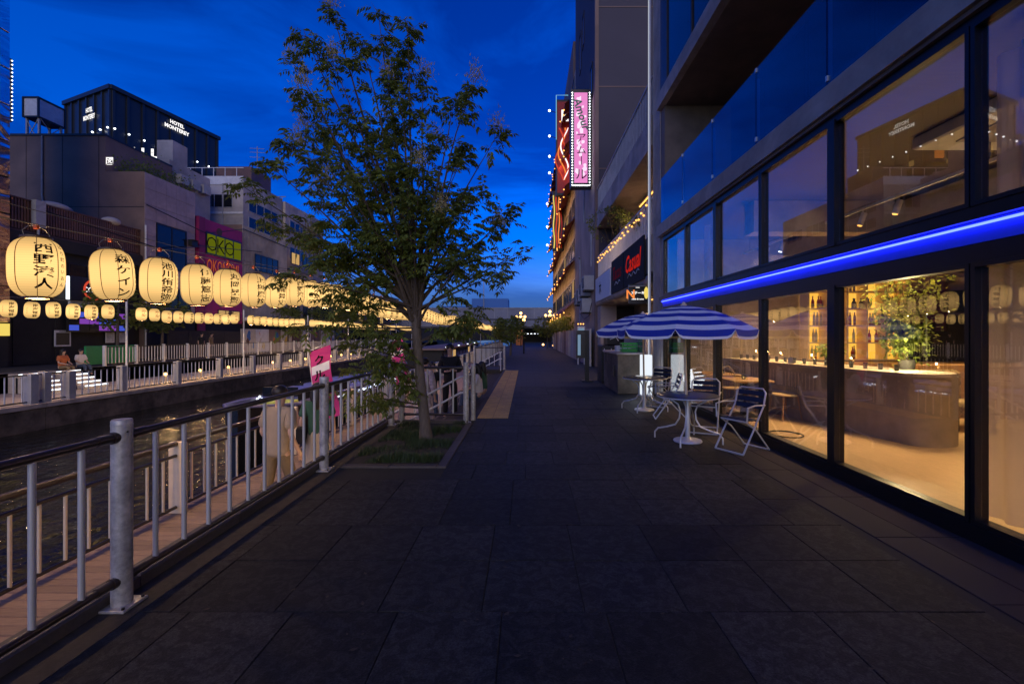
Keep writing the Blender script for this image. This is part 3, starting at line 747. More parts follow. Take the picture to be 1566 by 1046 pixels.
# vertical sign fixed to it
vs_ = empty('vertical_sign', (-26.2, 23, 12), 'narrow dark vertical sign with light dots high on the mirror building', 'sign')
B('sign_box', 'screen_frame', (-26.35, -26.15, 22.75, 23.15, 12.4, 15.6), vs_)
k = MB()
for i, ch in enumerate('アムル'): write(k, ch, (-26.14, 22.93, 15.0-i*.8), (0, 1, 0), (0, 0, 1), h=.22)
k.build('lettering', 'sign_white', vs_)
k = MB()
for i in range(16): k.sphere((-26.12, 23.12, 12.5+i*.2), .03, n=6, k=4)
k.build('light_dots', 'white_bulb', vs_, kind='stuff')

# low brown building with ribbed parapet
bb = empty('brown_building', (-27, 26.5, 0), 'low dark building with a brown ribbed parapet behind the largest lanterns', 'building')
B('wall', 'dark_wall', (-35, XB-.3, 22.7, 30.66, 0, 8.3), bb)
k = MB()
for i in range(53):
    yy = 23.0+i*.145; k.box(XB-.3, XB-.22, yy, yy+.09, 7.05, 8.6)
k.box(XB-.40, XB-.301, 22.75, 30.64, 7.0, 8.58); k.box(XB-.42, XB-.18, 22.74, 30.65, 8.601, 8.66); k.box(XB-.42, XB-.18, 22.74, 30.65, 6.93, 6.999)
k.build('parapet', 'brown_metal', bb)
B('fascia', 'dark_wall', (XB-.299, XB-.05, 22.72, 30.64, 6.2, 6.9), bb)
for y0, pm_ in ((23.2, 'window_warm'), (25.9, 'dark_glass'), (28.4, 'dark_glass')): win_x(bb, XB-.3, y0, y0+2.2, 4.2, 5.7, pane='dark_glass', bars=1)
for y0 in (23.1, 25.2):
    k = MB()
    for i in range(22): k.box(XB-.3, XB-.27+.012*(i % 2), y0, y0+1.9, .05+i*.115, .05+i*.115+.108)
    k.build('shutter', 'dark_wall', bb)
B('upper_sign_board', 'white_paint', (XB-.29, XB-.15, 25.9, 27.2, 3.2, 3.9), bb)
def poster(x, y0, y1, z0, z1, label, m='paper_poster'):
    r = empty('poster', (x, y0, z0), label, 'poster', 'posters on shop fronts across the canal')
    B('board', 'white_paint', (x, x+.03, y0, y1, z0, z1), r); B('print', m, (x+.031, x+.034, y0+.08, y1-.08, z0+.08, z1-.14), r)
    k = MB(); write(k, 'PHOTO', (x+.035, (y0+y1)/2, z1-.07), (0, 1, 0), (0, 0, 1), h=.08); k.build('lettering', 'ink', r)
poster(XB-.2, 25.05, 25.95, .95, 1.85, 'white framed poster with dark print on the shutter behind the seated couple', 'screen_frame')
poster(XB-.2, 28.1, 28.7, 1.1, 1.75, 'left of two small white notices above the green hoarding')
poster(XB-.2, 29.0, 29.6, 1.1, 1.75, 'right of two small white notices above the green hoarding')
# glowing shop signs under the parapet
sg = empty('shop_sign', (XB, 26.3, 4), 'glossy dark sign with a red and white ring between the two largest lanterns', 'sign')
B('board', 'screen_frame', (XB-.1, XB, 25.7, 28.2, 3.55, 4.95), sg)
k = MB(); k.tube([(XB+.02, 27.1+.55*math.cos(a), 4.25+.55*math.sin(a)) for a in [i*2*PI/24 for i in range(24)]], .06, 6, closed=True); k.build('ring', 'sign_red', sg)
k = MB(); write(k, 'COLLE', (XB+.012, 27.1, 4.25), (0, 1, 0), (0, 0, 1), h=.3); k.build('lettering', 'sign_white', sg)
B('light_edge', 'led_white', (XB-.05, XB+.02, 25.55, 25.69, 3.6, 4.9), sg)
sc_ = empty('screen_sign', (XB, 26, 2.6), 'blue and violet glowing screens below the ring sign', 'sign')
k = MB()
B('frame', 'screen_frame', (XB-.1, XB-.02, 25.6, 29.4, 1.75, 3.0), sc_)
for j in range(6):
    for i in range(3): B('panel', ('screen_blue', 'screen_violet', 'screen_frame')[(i*2+j*5+j//2) % 3], (XB-.019, XB+.01, 25.7+j*.6, 26.24+j*.6, 1.85+i*.38, 2.16+i*.38), sc_)
# tiled building with stepped side wall
tb_ = empty('tiled_building', (-27, 33, 0), 'purple grey tiled building with a blank side wall and a dark wide window', 'building')
B('wall', 'panel_grey', (-46, XB, 30.70, 35.4, 0, 12.6), tb_)
B('upper_wall', 'panel_grey', (-46, -28.4, 30.702, 36.5, 12.6, 15.0), tb_)
B('cornice', 'black', (-46, -28.38, 30.64, 36.5, 15.0, 15.14), tb_)
k = MB()
for i in range(8): k.box(-46+i*2.45, -46+i*2.45+.02, 30.685, 30.70, 0, 15.0)
k.box(-46, XB, 30.684, 30.699, 10.2, 10.24); k.build('wall_joint', 'black', tb_)
for r_ in range(9):
    for c_ in range(5):
        y0 = 30.74+c_*.93; z0 = 3.1+r_*1.056
        if 5.6 < z0+.9 and z0 < 9.9 and .5 < c_ and c_ < 4 and 6.2 < z0 < 9.0: continue
        k = MB(); k.bbox(XB+.001, XB+.04, y0, y0+.915, z0, z0+1.04, .008); k.build('tile', 'purple_tile', tb_)
win_x(tb_, XB+.02, 31.7, 34.5, 6.3, 9.4, pane='dark_glass', bars=1, fw=.09)
win_x(tb_, XB+.03, 31.2, 34.9, 3.3, 5.0, pane='dark_glass', bars=2)
B('shop_front', 'dark_wall', (XB+.001, XB+.06, 30.74, 35.35, 0, 2.95), tb_)
k = MB(); k.tube([(-32.6, 30.63, 15), (-32.6, 30.63, 11), (-32.4, 30.63, 9.8)], .05, 6); k.build('drain_pipe', 'grey_paint', tb_)
k = MB(); k.tube([(-35.4, 30.63, 14.5), (-35.4, 30.63, 9.5)], .03, 6); k.build('drain_pipe', 'grey_paint', tb_)
k = MB(); k.tube([(XB+.08, 30.75, 0), (XB+.08, 30.75, 9)], .05, 6); k.build('drain_pipe', 'white_paint', tb_)
k = MB(); rr_ = random.Random(4)
for i in range(1500):
    x = rr_.uniform(-28.3, -26.0); yy = rr_.uniform(30.9, 36); z = 12.6+abs(rr_.gauss(0, .55)); a = rr_.uniform(0, 6.3); s = rr_.uniform(.06, .16)
    k.add([(x, yy, z), (x+s*math.cos(a), yy+s*math.sin(a), z+s*.4), (x+s*.4*math.cos(a+1.2), yy+s*.4*math.sin(a+1.2), z+s)], [(0, 1, 2)])
k.build('roof_planting', 'leaf', tb_, kind='stuff')
k = MB(); write(k, '図', (-28.1, 30.68, 13.3), (1, 0, 0), (0, 0, 1), h=.5); k.build('lettering', 'sign_white', tb_)
# water tank on its frame
wt = empty('water_tank', (-34.7, 32.7, 15), 'pale boxy water tank on a steel frame on the roof', 'tank')
for (x, yy) in ((-35.1, 32), (-34.25, 32), (-35.1, 33.5), (-34.25, 33.5)):
    k = MB(); k.box(x-.06, x+.06, yy-.06, yy+.06, 15.14, 16.9); k.build('leg', 'grey_paint', wt)
k = MB()
k.tube([(-35.1, 31.95, 15.2), (-34.25, 31.95, 16.8)], .03, 5); k.tube([(-34.25, 31.9, 15.2), (-35.1, 31.9, 16.8)], .03, 5); k.tube([(-34.2, 32, 15.2), (-34.2, 33.5, 16.8)], .03, 5); k.tube([(-34.16, 33.5, 15.2), (-34.16, 32, 16.8)], .03, 5)
k.build('brace', 'grey_paint', wt)
k = MB(); k.bbox(-35.2, -34.15, 31.85, 33.65, 16.9, 18.15, .04); k.build('tank_body', 'white_paint', wt)
k = MB()
for (x, yy) in ((-35.2, 31.84), (-34.14, 31.84), (-34.14, 33.66)): k.box(x-.05, x+.05, yy-.05, yy+.05, 16.85, 18.2)
k.box(-35.25, -34.1, 31.8, 33.7, 18.151, 18.25); k.box(-35.25, -34.1, 31.8, 33.7, 16.8, 16.899)
k.build('tank_frame', 'black_frame', wt)
# grey white buildings
wb = empty('white_building', (-32, 46, 0), 'weathered white building with strip windows and roof boxes behind the magenta front', 'building')
B('wall', 'white_wall', (-38, -27, 43.4, 50.3, 0, 16.6), wb)
B('stair_tower', 'white_wall', (-31.5, -28.7, 36.6, 41.3, 10, 15.7), wb); B('tank_room', 'white_wall', (-30.2, -28.9, 37.2, 38.8, 15.701, 17.5), wb)
B('roof_box', 'brown_metal', (-31.0, -27.5, 45.5, 49, 16.6, 18.4), wb)
B('band', 'white_paint', (-38, -26.95, 43.34, 43.399, 15.9, 16.7), wb); B('ledge', 'white_paint', (-38, -27.0, 43.30, 43.398, 13.1, 13.3), wb)
k = MB()
for i in range(10): k.box(-37.6+i*1.1, -37.55+i*1.1, 43.45, 43.5, 16.601, 17.5)
k.box(-38, -27.0, 43.45, 43.5, 17.501, 17.56); k.build('roof_railing', 'white_paint', wb)
for z0 in (13.7, 10.6):
    for x0 in (-35.4, -33.2, -30.6): win_y(wb, 43.4, x0, x0+2.0 if x0 != -30.6 else -28.0, z0, z0+1.3, frame='grey_paint', bars=2)
for z0 in (13.6, 12.0): win_x(wb, -27, 44.2, 49.4, z0, z0+1.1, frame='grey_paint', bars=3)
for i in range(3):
    B('air_unit', 'ac_white', (-28.69, -28.2, 37.2+i*1.3, 38.1+i*1.3, 14.0, 14.75), wb)
for i in range(3): B('air_unit', 'ac_white', (-36.2+i*1.5, -35.3+i*1.5, 43.7, 44.1, 16.61, 17.3), wb)
k = MB(); k.tube([(-27.8, 47, 16.6), (-27.8, 47, 21.0)], .04, 5)
for z in (19.9, 20.4, 20.8): k.tube([(-28.5, 46.9, z), (-27.1, 47.1, z)], .025, 4)
k.build('aerial', 'wire', wb)
k = MB(); k.tube([(-32, 43.3, 16), (-32, 43.3, 12), (-31.5, 43.3, 11)], .05, 6); k.build('drain_pipe', 'grey_paint', wb); k = MB(); k.tube([(-28.9, 43.3, 15.8), (-28.9, 43.3, 11)], .05, 6); k.build('drain_pipe', 'grey_paint', wb)
wb2 = empty('white_building', (-31, 55, 0), 'second pale block with dark windows, just left of the big tree', 'building')
B('wall', 'white_wall', (-36, -26.8, 50.6, 60, 0, 16.4), wb2)
for z0 in (13.2, 10.2): win_y(wb2, 50.6, -31, -28, z0, z0+1.4, frame='grey_paint', bars=2); win_x(wb2, -26.8, 51.5, 55, z0, z0+1.4, frame='grey_paint', bars=2); win_x(wb2, -26.8, 55.8, 59, z0, z0+1.4, frame='grey_paint', bars=2)
k = MB(); k.tube([(-36, 50.5, 16.9), (-26.7, 50.5, 16.9)], .05, 5)
for i in range(5): k.tube([(-35.5+i*2.1, 50.5, 16.4), (-35.5+i*2.1, 50.5, 16.9)], .04, 5)
k.build('roof_railing', 'grey_paint', wb2)
# magenta front
mg = empty('magenta_building', (-26.4, 38.5, 0), 'narrow bright magenta building front with a lime green sign', 'building')
B('wall', 'magenta', (-33, XB+.02, 35.62, 41.3, 2.6, 10.9), mg)
B('side_pillar', 'magenta_dark', (XB+.021, XB+.2, 35.62, 36.3, 0, 10.9), mg)
B('shop_front', 'dark_wall', (-33, XB+.01, 35.62, 41.3, 0, 2.59), mg)
rr_ = random.Random(9)
for i in range(4):
    yy, z, r = ((38.2, 10.2, .33), (37.7, 4.9, .3), (40.6, 5.2, .25), (39.6, 3.4, .3))[i]
    k = MB(); k.lathe([(0, .03), (r, .03), (r, 0)], (0, 0, 0), 16); k.v = [(XB+.021+z0, yy+x0, z+y0) for x0, y0, z0 in k.v]; k.build('painted_dot', 'mural_brown', mg)
for z0 in (3.2,):
    win_x(mg, XB+.03, 38.0, 40.9, 2.8, 3.7, pane='window_warm', bars=2)
ok = empty('lime_sign', (XB+.1, 38.5, 8), 'lime green sign of four squares reading OKO on the magenta front', 'sign')
B('board', 'screen_frame', (XB+.03, XB+.10, 36.55, 41.1, 8.1, 9.9), ok)
for i, ch in enumerate(('O', 'K', 'O', '')):
    y0 = 36.66+i*1.11; B('panel', 'sign_lime', (XB+.101, XB+.13, y0, y0+.93, 8.24, 9.76), ok)
    if ch:
        k = MB(); write(k, ch, (XB+.134, y0+.5, 9.0), (0, 1, 0), (0, 0, 1), h=1.15, bold=-.012); k.build('lettering', 'ink', ok)
ks = empty('orange_sign', (XB+.1, 38.5, 7), 'orange lettering below the lime sign on the magenta front', 'sign')
k = MB(); write(k, 'OKONOMI', (XB+.06, 38.7, 7.25), (0, 1, 0), (0, 0, 1), w=4.0, h=1.0, bold=-.005); k.build('lettering', 'lamplit_orange', ks)  # painted letters; lamplight on them is put in as a dim glow
sl = empty('sign_lamp', (XB+.4, 38.8, 6.1), 'small lamp shining up onto the orange lettering', 'lamp')
k = MB(); k.tube([(XB+.02, 38.9, 6.0), (XB+.55, 38.9, 6.0)], .03, 6); k.build('arm', 'black', sl)
k = MB(); k.sphere((XB+.55, 38.9, 6.06), .09, n=8, k=6); k.build('bulb', 'warm_bulb', sl)
# grey ribbed building right of it
gb_ = empty('ribbed_building', (-26, 45, 0), 'grey ribbed metal building with a wide dark window beside the magenta front', 'building')
B('wall', 'panel_grey', (-33, XB-.05, 41.35, 49.2, 0, 11.6), gb_)
k = MB()
for i in range(36): k.box(XB-.05, XB-.0, 41.4+i*.216, 41.5+i*.216, 2.8, 11.6)
k.build('cladding_rib', 'white_wall', gb_, kind='stuff')
win_x(gb_, XB+.02, 43.2, 47.2, 7.7, 9.3, bars=3); B('canopy', 'white_paint', (XB-.04, XB+.6, 41.5, 49, 2.9, 3.2), gb_); B('shop_front', 'dark_wall', (XB-.049, XB+.01, 41.4, 49.1, 0, 2.79), gb_)
far_b = [('beige', 'beige_wall', 49.3, 55, 8.6, 'plain beige building just past the ribbed one, mostly behind the tree'), ('dark', 'dark_wall', 55.1, 64, 6.2, 'low dark building with violet light behind the tree leaves'),
         ('grey', 'panel_grey', 64.1, 74, 7.4, 'grey two storey building seen through the tree'), ('brown', 'brown_metal', 74.2, 86, 6.2, 'low brown building near the bridge across the canal'), ('pale', 'white_wall', 86.2, 92, 8.6, 'pale block with dark windows beside the far bridge')]
for nm, mt, y0, y1, h, lab in far_b:
    r = empty('%s_building' % nm, (-27, y0, 0), lab, 'building')
    B('wall', mt, (-38, XB, y0, y1, 0, h), r); B('roof_edge', 'black_frame', (-38.1, XB+.1, y0-.02, y1+.02, h, h+.18), r)
    for z0 in [3.6+i*2.9 for i in range(int((h-3.8)/2.4)+1)]:
        nwin = int((y1-y0)/2.6)
        for i in range(nwin): win_x(r, XB+.01, y0+.6+i*2.6, y0+2.4+i*2.6, z0, z0+1.3, pane='window_warm' if (i+int(z0)) % 4 == 1 else 'dark_glass')
    B('shop_sign', 'screen_violet' if nm == 'dark' else ('sign_yellow' if nm == 'brown' else 'white_paint'), (XB+.02, XB+.25, y0+1, y1-1.2, 2.5, 3.1), r)
    B('shop_front', 'dark_glass', (XB+.001, XB+.06, y0+.5, y1-.5, 0, 2.4), r)
# hoardings at street level
hg = empty('green_hoarding', (-22.5, 23.2, 0), 'green site hoarding behind the street railing across the canal', 'hoarding')
for i in range(3): 
    k = MB(); k.bbox(-22.55, -22.45, 23.2+i*.98, 24.16+i*.98, .05, 1.02, .02); k.build('panel', 'green_board', hg)
mu = empty('painted_hoarding', (-25, 39, 0), 'street hoarding of pale panels painted with bright abstract shapes', 'hoarding')
mc = ['mural_cream', 'mural_blue', 'mural_orange', 'mural_red', 'mural_green', 'mural_yellow', 'mural_brown', 'white_paint']
rr_ = random.Random(12)
for i in range(9):
    y0 = 39+i*2.1; base = ('mural_cream', 'white_paint', 'panel_grey', 'mural_cream', 'mural_brown', 'white_paint', 'panel_grey', 'mural_cream', 'white_paint')[i]
    p = MB(); p.bbox(-24.5, -24.42, y0, y0+2.05, .05, 2.1, .01); pp = p.build('panel', base, mu)
    for j in range(5):
        cy2 = y0+rr_.uniform(.35, 1.7); cz2 = rr_.uniform(.4, 1.75); k = MB(); n = rr_.randint(5, 9); rd = rr_.uniform(.16, .42)
        ring = [(-24.415+j*.0022, cy2+rd*rr_.uniform(.6, 1.3)*math.cos(a)*.8, min(2.05, max(.1, cz2+rd*rr_.uniform(.6, 1.5)*math.sin(a)))) for a in [q_*2*PI/n for q_ in range(n)]]
        k.add(ring, [tuple(range(n))]); k.build('painted_shape', rr_.choice(mc), pp)
dh = empty('dark_hoarding', (-25, 31, 0), 'dark plain hoarding between the green one and the painted one', 'hoarding')
for i in range(4): B('panel', 'dark_wall', (-24.5, -24.42, 31+i*1.95, 32.92+i*1.95, .05, 1.9), dh)

# far hotel tower
ht = empty('hotel_tower', (-105, 122, 0), 'tall dark hotel tower with glowing rooftop lettering against the blue sky', 'tower')
A = Vector((-119.5, 118.0, 0)); Bc = Vector((-100.4, 110, 0)); C = Vector((-94, 138.8, 0)); D = C+(A-Bc)
k = MB(); zt = 61.8; k.add([A, Bc, C, D]+[q_+Vector((0, 0, zt)) for q_ in (A, Bc, C, D)], [(0, 1, 5, 4), (1, 2, 6, 5), (2, 3, 7, 6), (3, 0, 4, 7), (4, 5, 6, 7)]); k.build('wall', 'hotel_dark', ht)
def face_pt(P, Q, u, z, o=.0):
    d = (Q-P).normalized(); n = Vector((d.y, -d.x, 0)); p = P+(Q-P)*u+n*o; return Vector((p.x, p.y, z))
rr_ = random.Random(2); lit_n = 0
for (P, Q, nc, nm) in ((A, Bc, 6, 'l'), (Bc, C, 8, 'r')):
    d = (Q-P).normalized(); n = Vector((d.y, -d.x, 0)); Lf = (Q-P).length
    k = MB()
    for i in range(nc+1):
        k.obox(face_pt(P, Q, min(.985, max(.015, i/nc)), 30.9, .15), d, n, (0, 0, 1), .28, .2, 30.9)
    k.build('pilaster', 'hotel_dark', ht, kind='stuff')
    k = MB(); k.obox(face_pt(P, Q, .5, zt-.4, .3), d, n, (0, 0, 1), Lf/2+.3, .35, .5); k.build('cornice', 'hotel_dark', ht)
    for i in range(nc+1):
        k = MB(); p = face_pt(P, Q, min(.985, max(.015, i/nc)), 51.5 if nm == 'r' else 51.5, .55); k.sphere(p, .21, n=8, k=6); k.build('floodlight', 'white_bulb', ht)
    for fl in range(9):
        for i in range(nc):
            for s_ in (.27, .73):
                z = 26+fl*2.75
                w_lit = rr_.random() < .28
                k = MB(); k.obox(face_pt(P, Q, (i+s_)/nc, z, .04), d, n, (0, 0, 1), Lf/nc*.17, .05, .75); k.build('window', 'window_warm' if w_lit else 'dark_glass', ht)
d = (C-Bc).normalized(); n = Vector((d.y, -d.x, 0))
k = MB(); write(k, 'HOTEL', face_pt(Bc, C, .55, 59.7, .45), d, (0, 0, 1), w=4.0, h=1.05, bold=.03); write(k, 'MONTEREY', face_pt(Bc, C, .55, 58.2, .45), d, (0, 0, 1), w=7.0, h=1.05, bold=.03); k.build('lettering', 'sign_white', ht)
d = (Bc-A).normalized()
k = MB(); write(k, 'HOTEL', face_pt(A, Bc, .58, 57.4, .4), d, (0, 0, 1), w=2.9, h=1.2, bold=.03); write(k, 'MONTEREY', face_pt(A, Bc, .58, 55.6, .4), d, (0, 0, 1), w=5.2, h=1.2, bold=.03); k.build('lettering', 'sign_white', ht)
hs_ = empty('roof_sign', (-40, 55, 15), 'white ALL lettering and a glowing picture panel on a roof below the hotel tower', 'sign')
k = MB(); write(k, 'ALL', (-46.3, 55, 23.6), (1, .25, 0), (0, 0, 1), w=3.4, h=1.1, bold=.02); k.build('lettering', 'sign_white', hs_)
B('picture_panel', 'sign_orange', (-43.9, -42.9, 55.5, 55.7, 23.2, 24.1), hs_); B('panel_frame', 'screen_frame', (-44.4, -42.8, 55.71, 56.2, 22.8, 24.2), hs_)
B('support_wall', 'dark_wall', (-52, -42.5, 56.3, 62, 0, 22.8), hs_)
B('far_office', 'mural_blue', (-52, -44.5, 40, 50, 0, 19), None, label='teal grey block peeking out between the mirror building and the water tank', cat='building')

# trees across the canal
def leafy(mb, c, rx, rz, n, s, rr, squash=1.):
    for i in range(n):
        a = rr.uniform(0, 2*PI); ph = math.acos(rr.uniform(-1, 1)); r = rr.uniform(.45, 1.0)**.6
        p = Vector((c[0]+rx*r*math.sin(ph)*math.cos(a), c[1]+rx*r*math.sin(ph)*math.sin(a), c[2]+rz*r*math.cos(ph)))
        if noise.noise(p*1.1) < -.12: continue
        d = Vector((rr.gauss(0, 1), rr.gauss(0, 1), rr.gauss(-.4, .6))).normalized(); w = d.orthogonal().normalized(); l = s*rr.uniform(.6, 1.4)
        mb.add([p, p+d*l*.5+w*l*.28, p+d*l, p+d*l*.5-w*l*.28], [(0, 1, 2, 3)])
rr_ = random.Random(21)
for i, (yy, x, h, lab) in enumerate(((26.9, -24.2, 4.6, 'dark street tree behind the second and third lanterns across the canal'), (30.2, -24.2, 4.2, 'dark street tree behind the red lettered lanterns'), (45, -23.6, 4.4, 'dark street tree before the ribbed building'),
      (52, -23.6, 4.8, 'dark street tree beyond the ribbed building'), (59, -23.4, 4.5, 'round dark tree across the canal, seen through the big tree'), (67, -23.4, 5.0, 'dark tree far down the opposite bank'))):
    r = empty('street_tree', (x, yy, 0), lab, 'tree', 'street trees across the canal')
    k = MB(); k.tube([(x, yy, 0), (x+.05, yy, h*.5), (x, yy+.1, h*.8)], [.10, .07, .03], 7); k.build('trunk', 'bark', r)
    k = MB(); leafy(k, (x, yy, h*.72), 1.5, h*.32, 1500, .24, rr_); k.build('crown', 'leaf', r)
# bridge across the end
bg_ = empty('bridge', (-8, 97, 0), 'long grey steel bridge crossing the far end of the canal path', 'bridge')
B('deck', 'concrete_dark', (-60, 24, 96, 106, 4.1, 5.0), bg_); B('fascia', 'bridge_metal', (-60, 24, 95.7, 95.98, 3.3, 4.6), bg_)
B('underside', 'concrete_dark', (-60, 24, 96.0, 106, 3.0, 4.09), bg_)
k = MB()
for i in range(34): k.box(-60+i*2.5, -59.75+i*2.5, 95.45, 95.69, 3.35, 4.55)
k.build('stiffener', 'bridge_metal', bg_)
B('noise_barrier', 'bridge_metal', (-60, 24, 96, 96.15, 5.01, 7.2), bg_)
k = MB()
for i in range(30): k.box(-60+i*2.8, -59.88+i*2.8, 95.9, 95.99, 5.05, 7.2)
k.build('barrier_post', 'grey_paint', bg_); B('barrier_cap', 'grey_paint', (-60, 24, 95.88, 96.2, 7.201, 7.32), bg_)
for i, x in enumerate((-14, -3.0, 5.5)):
    B('pier', 'concrete_dark', (x, x+1.0, 98, 104, -2, 2.99), bg_)
for i in range(5): B('tunnel_lamp', 'led_white', (-.6+i*.75, -.25+i*.75, 99, 99.2, 1.75, 1.9), bg_)
B('abutment', 'dark_wall', (-2.5, 24, 106.1, 107, -1, 3), bg_)
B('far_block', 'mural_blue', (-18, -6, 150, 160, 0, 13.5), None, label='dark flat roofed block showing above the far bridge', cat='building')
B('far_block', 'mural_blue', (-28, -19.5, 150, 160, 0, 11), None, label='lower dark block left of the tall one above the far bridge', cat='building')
B('far_mast', 'wire', (-14.1, -13.9, 149.5, 149.7, 0, 20), None, label='thin mast rising over the far bridge', cat='mast')
rb = empty('river_wall', (-40, 130, 0), 'dark row of low buildings under and beyond the bridge', 'building')
B('wall', 'dark_wall', (-70, -2.6, 130, 134, 0, 4), rb)

for (pts, lab) in (([(-25.9, 24, 8.3), (-24, 30, 7.2), (-25.6, 36, 8.6), (-25.6, 44, 9.6)], 'black cable sagging along the fronts above the lanterns'), ([(-25.7, 30.8, 10.4), (-25.3, 36, 9.6), (-25.7, 41.4, 11.2), (-25.8, 50, 11)], 'second thin cable crossing the tiled front and the magenta front')):
    q = MB(); q.tube(pts, .035, 5); q.build('street_cable', 'black', label=lab, cat='cable')
for (yy, z, lab) in ((35.0, 8.4, 'small black fan unit at the right edge of the tiled front'), (35.0, 5.6, 'lower black vent box at the right edge of the tiled front')):
    r0_ = empty('vent_box', (-25.6, yy, z), lab, 'vent'); B('casing', 'black', (-25.75, -25.45, yy-.35, yy+.25, z, z+.4), r0_); B('hood', 'dark_wall', (-25.78, -25.35, yy-.4, yy+.3, z+.401, z+.45), r0_)
r0_ = empty('utility_box', (-25.9, 24.1, 7), 'grey utility box on a pipe at the left end of the brown parapet', 'box'); B('casing', 'grey_paint', (-26.0, -25.75, 23.9, 24.4, 7.3, 8.7), r0_)
k = MB(); k.tube([(-25.9, 24.15, 4.2), (-25.9, 24.15, 7.3)], .05, 6); k.build('pipe', 'grey_paint', r0_)
for (x, yy, w_, lab) in ((-27.4, 25.6, .9, 'first pale bundle lying on the brown building roof'), (-27.2, 28.8, .5, 'second pale bundle lying on the brown building roof')):
    k = MB(); k.sphere((x+.9, yy, 8.75), .5, w_, .28, 12, 8); k.build('tarp_bundle', 'white_wall', smooth=True, label=lab, cat='bundle')
# ================================================================== RIGHT SIDE, BEYOND THE SHOP
tr_ = empty('terrace_building', (5, 17, 0), 'concrete building with stacked open terraces beyond the glass shop', 'building')
B('back_wall', 'beige_wall', (5.4, 14, 12.62, 22.78, -.02, 11), tr_)
B('lower_slab', 'concrete_warm', (3.62, 5.39, 12.7, 22.7, 3.0, 3.35), tr_)
k = MB(); k.lathe([(.18, 0), (.18, 10)], (0, 0, 0), 12); k.v = [(3.62+x, 12.7+z, 3.18+y) for x, y, z in k.v]; k.build('slab_nose', 'concrete', tr_, smooth=True)
B('lower_parapet', 'concrete', (3.5, 3.61, 12.7, 22.7, 3.37, 4.4), tr_)
k = MB()
for i in range(52): k.box(3.54, 3.57, 12.75+i*.19, 12.78+i*.19, 4.401, 5.4)
k.box(3.52, 3.59, 12.7, 22.7, 5.401, 5.46); k.build('lower_railing', 'white_paint', tr_, kind='stuff')
B('upper_slab', 'concrete', (3.5, 5.39, 12.75, 22.7, 6.9, 7.75), tr_)
k = MB()
for i in range(52): k.box(3.54, 3.57, 12.8+i*.19, 12.83+i*.19, 7.751, 8.8)
k.box(3.52, 3.59, 12.75, 22.7, 8.801, 8.86); k.build('upper_railing', 'grey_paint', tr_, kind='stuff')
B('pillar', 'beige_wall', (3.55, 4.3, 21.7, 22.7, -.02, 2.99), tr_)
B('partition_wall', 'beige_wall', (4.2, 5.39, 20.2, 20.5, 3.36, 6.89), tr_)
B('door_opening', 'dark_glass', (5.33, 5.395, 13.6, 16.2, 0, 2.35), tr_)
B('cabinet_wall', 'white_wall', (4.4, 5.3, 16.8, 20.5, 0, 2.4), tr_)
sl_ = empty('string_lights', (3.5, 17, 5.4), 'warm string of small bulbs wound along the lower terrace railing', 'string lights')
k = MB(); pts = [(3.48, 13.2+i*.15, 5.35-.22*abs(math.sin(i*.7))) for i in range(62)]; k.tube(pts, .006, 4); k.build('cable', 'black', sl_)
q = MB(); q.sphere((0, 0, 0), .035, n=8, k=5); bulb_me = q.mesh('bulb', 'warm_bulb')
for i in range(0, 62, 2): inst(bulb_me, 'bulb', pts[i], sl_)
for i, (y0, y1, t, lab) in enumerate(((13.2, 15.9, 'Casual', 'black banner with large red script on the terrace front'), (16.0, 18.2, 'Tacos', 'smaller black banner with faint red script further along the terrace front'))):
    bn = empty('banner', (3.4, y0, 3.4), lab, 'banner')
    B('cloth', 'black_cloth', (3.40, 3.44, y0, y1, 3.22, 4.5), bn)
    k = MB(); write(k, t, (3.395, (y0+y1)/2, 3.95), (0, -1, 0), (0, 0, 1), w=(y1-y0)*.75, bold=.02, shear=.25); k.build('lettering', 'sign_red_dim' if i == 0 else 'red_ink', bn)
    k = MB(); k.tube([(3.39, y0+.5+j*.12, 3.55+.06*math.sin(j*1.3)) for j in range(int((y1-y0-1)/.12))], .012, 4); k.build('underline', 'white_paint', bn)
ws = empty('wall_sign', (3.4, 20, 3.5), 'pale sign board with a dark tree mark at the far end of the terrace front', 'sign')
B('board', 'board_white', (3.40, 3.44, 18.5, 22.4, 3.2, 4.3), ws); k = MB(); write(k, '木', (3.395, 21.0, 3.75), (0, -1, 0), (0, 0, 1), h=.6, bold=.03); k.build('lettering', 'ink', ws)
# steak sign under the terrace
ss = empty('hanging_sign', (3.6, 13.6, 2.6), 'black lit sign with white characters hung under the terrace', 'sign')
B('board', 'screen_frame', (3.04, 3.62, 13.5, 13.56, 2.52, 3.1), ss)
k = MB(); write(k, 'ステーキ', (3.30, 13.495, 2.84), (1, 0, 0), (0, 0, 1), w=.40, bold=.02); write(k, 'steak & wine', (3.30, 13.495, 2.66), (1, 0, 0), (0, 0, 1), w=.36, bold=.01); write(k, '一', (3.3, 13.495, 3.0), (1, 0, 0), (0, 0, 1), w=.12); k.build('lettering', 'sign_white', ss)
k = MB(); write(k, 'N', (3.09, 13.494, 2.80), (1, 0, 0), (0, 0, 1), h=.26, bold=.02); k.build('initial', 'sign_orange', ss)
k = MB(); k.lathe([(0, 0), (.085, 0)], (0, 0, 0), 14); k.v = [(3.555+x*.8, 13.494, 2.84+y*2.1) for x, y, z in k.v]; k.build('emblem', 'sign_yellow', ss)
k = MB(); k.tube([(3.0, 13.4, 3.02), (3.65, 13.4, 3.05)], .02, 6); k.build('bracket', 'galv', ss)
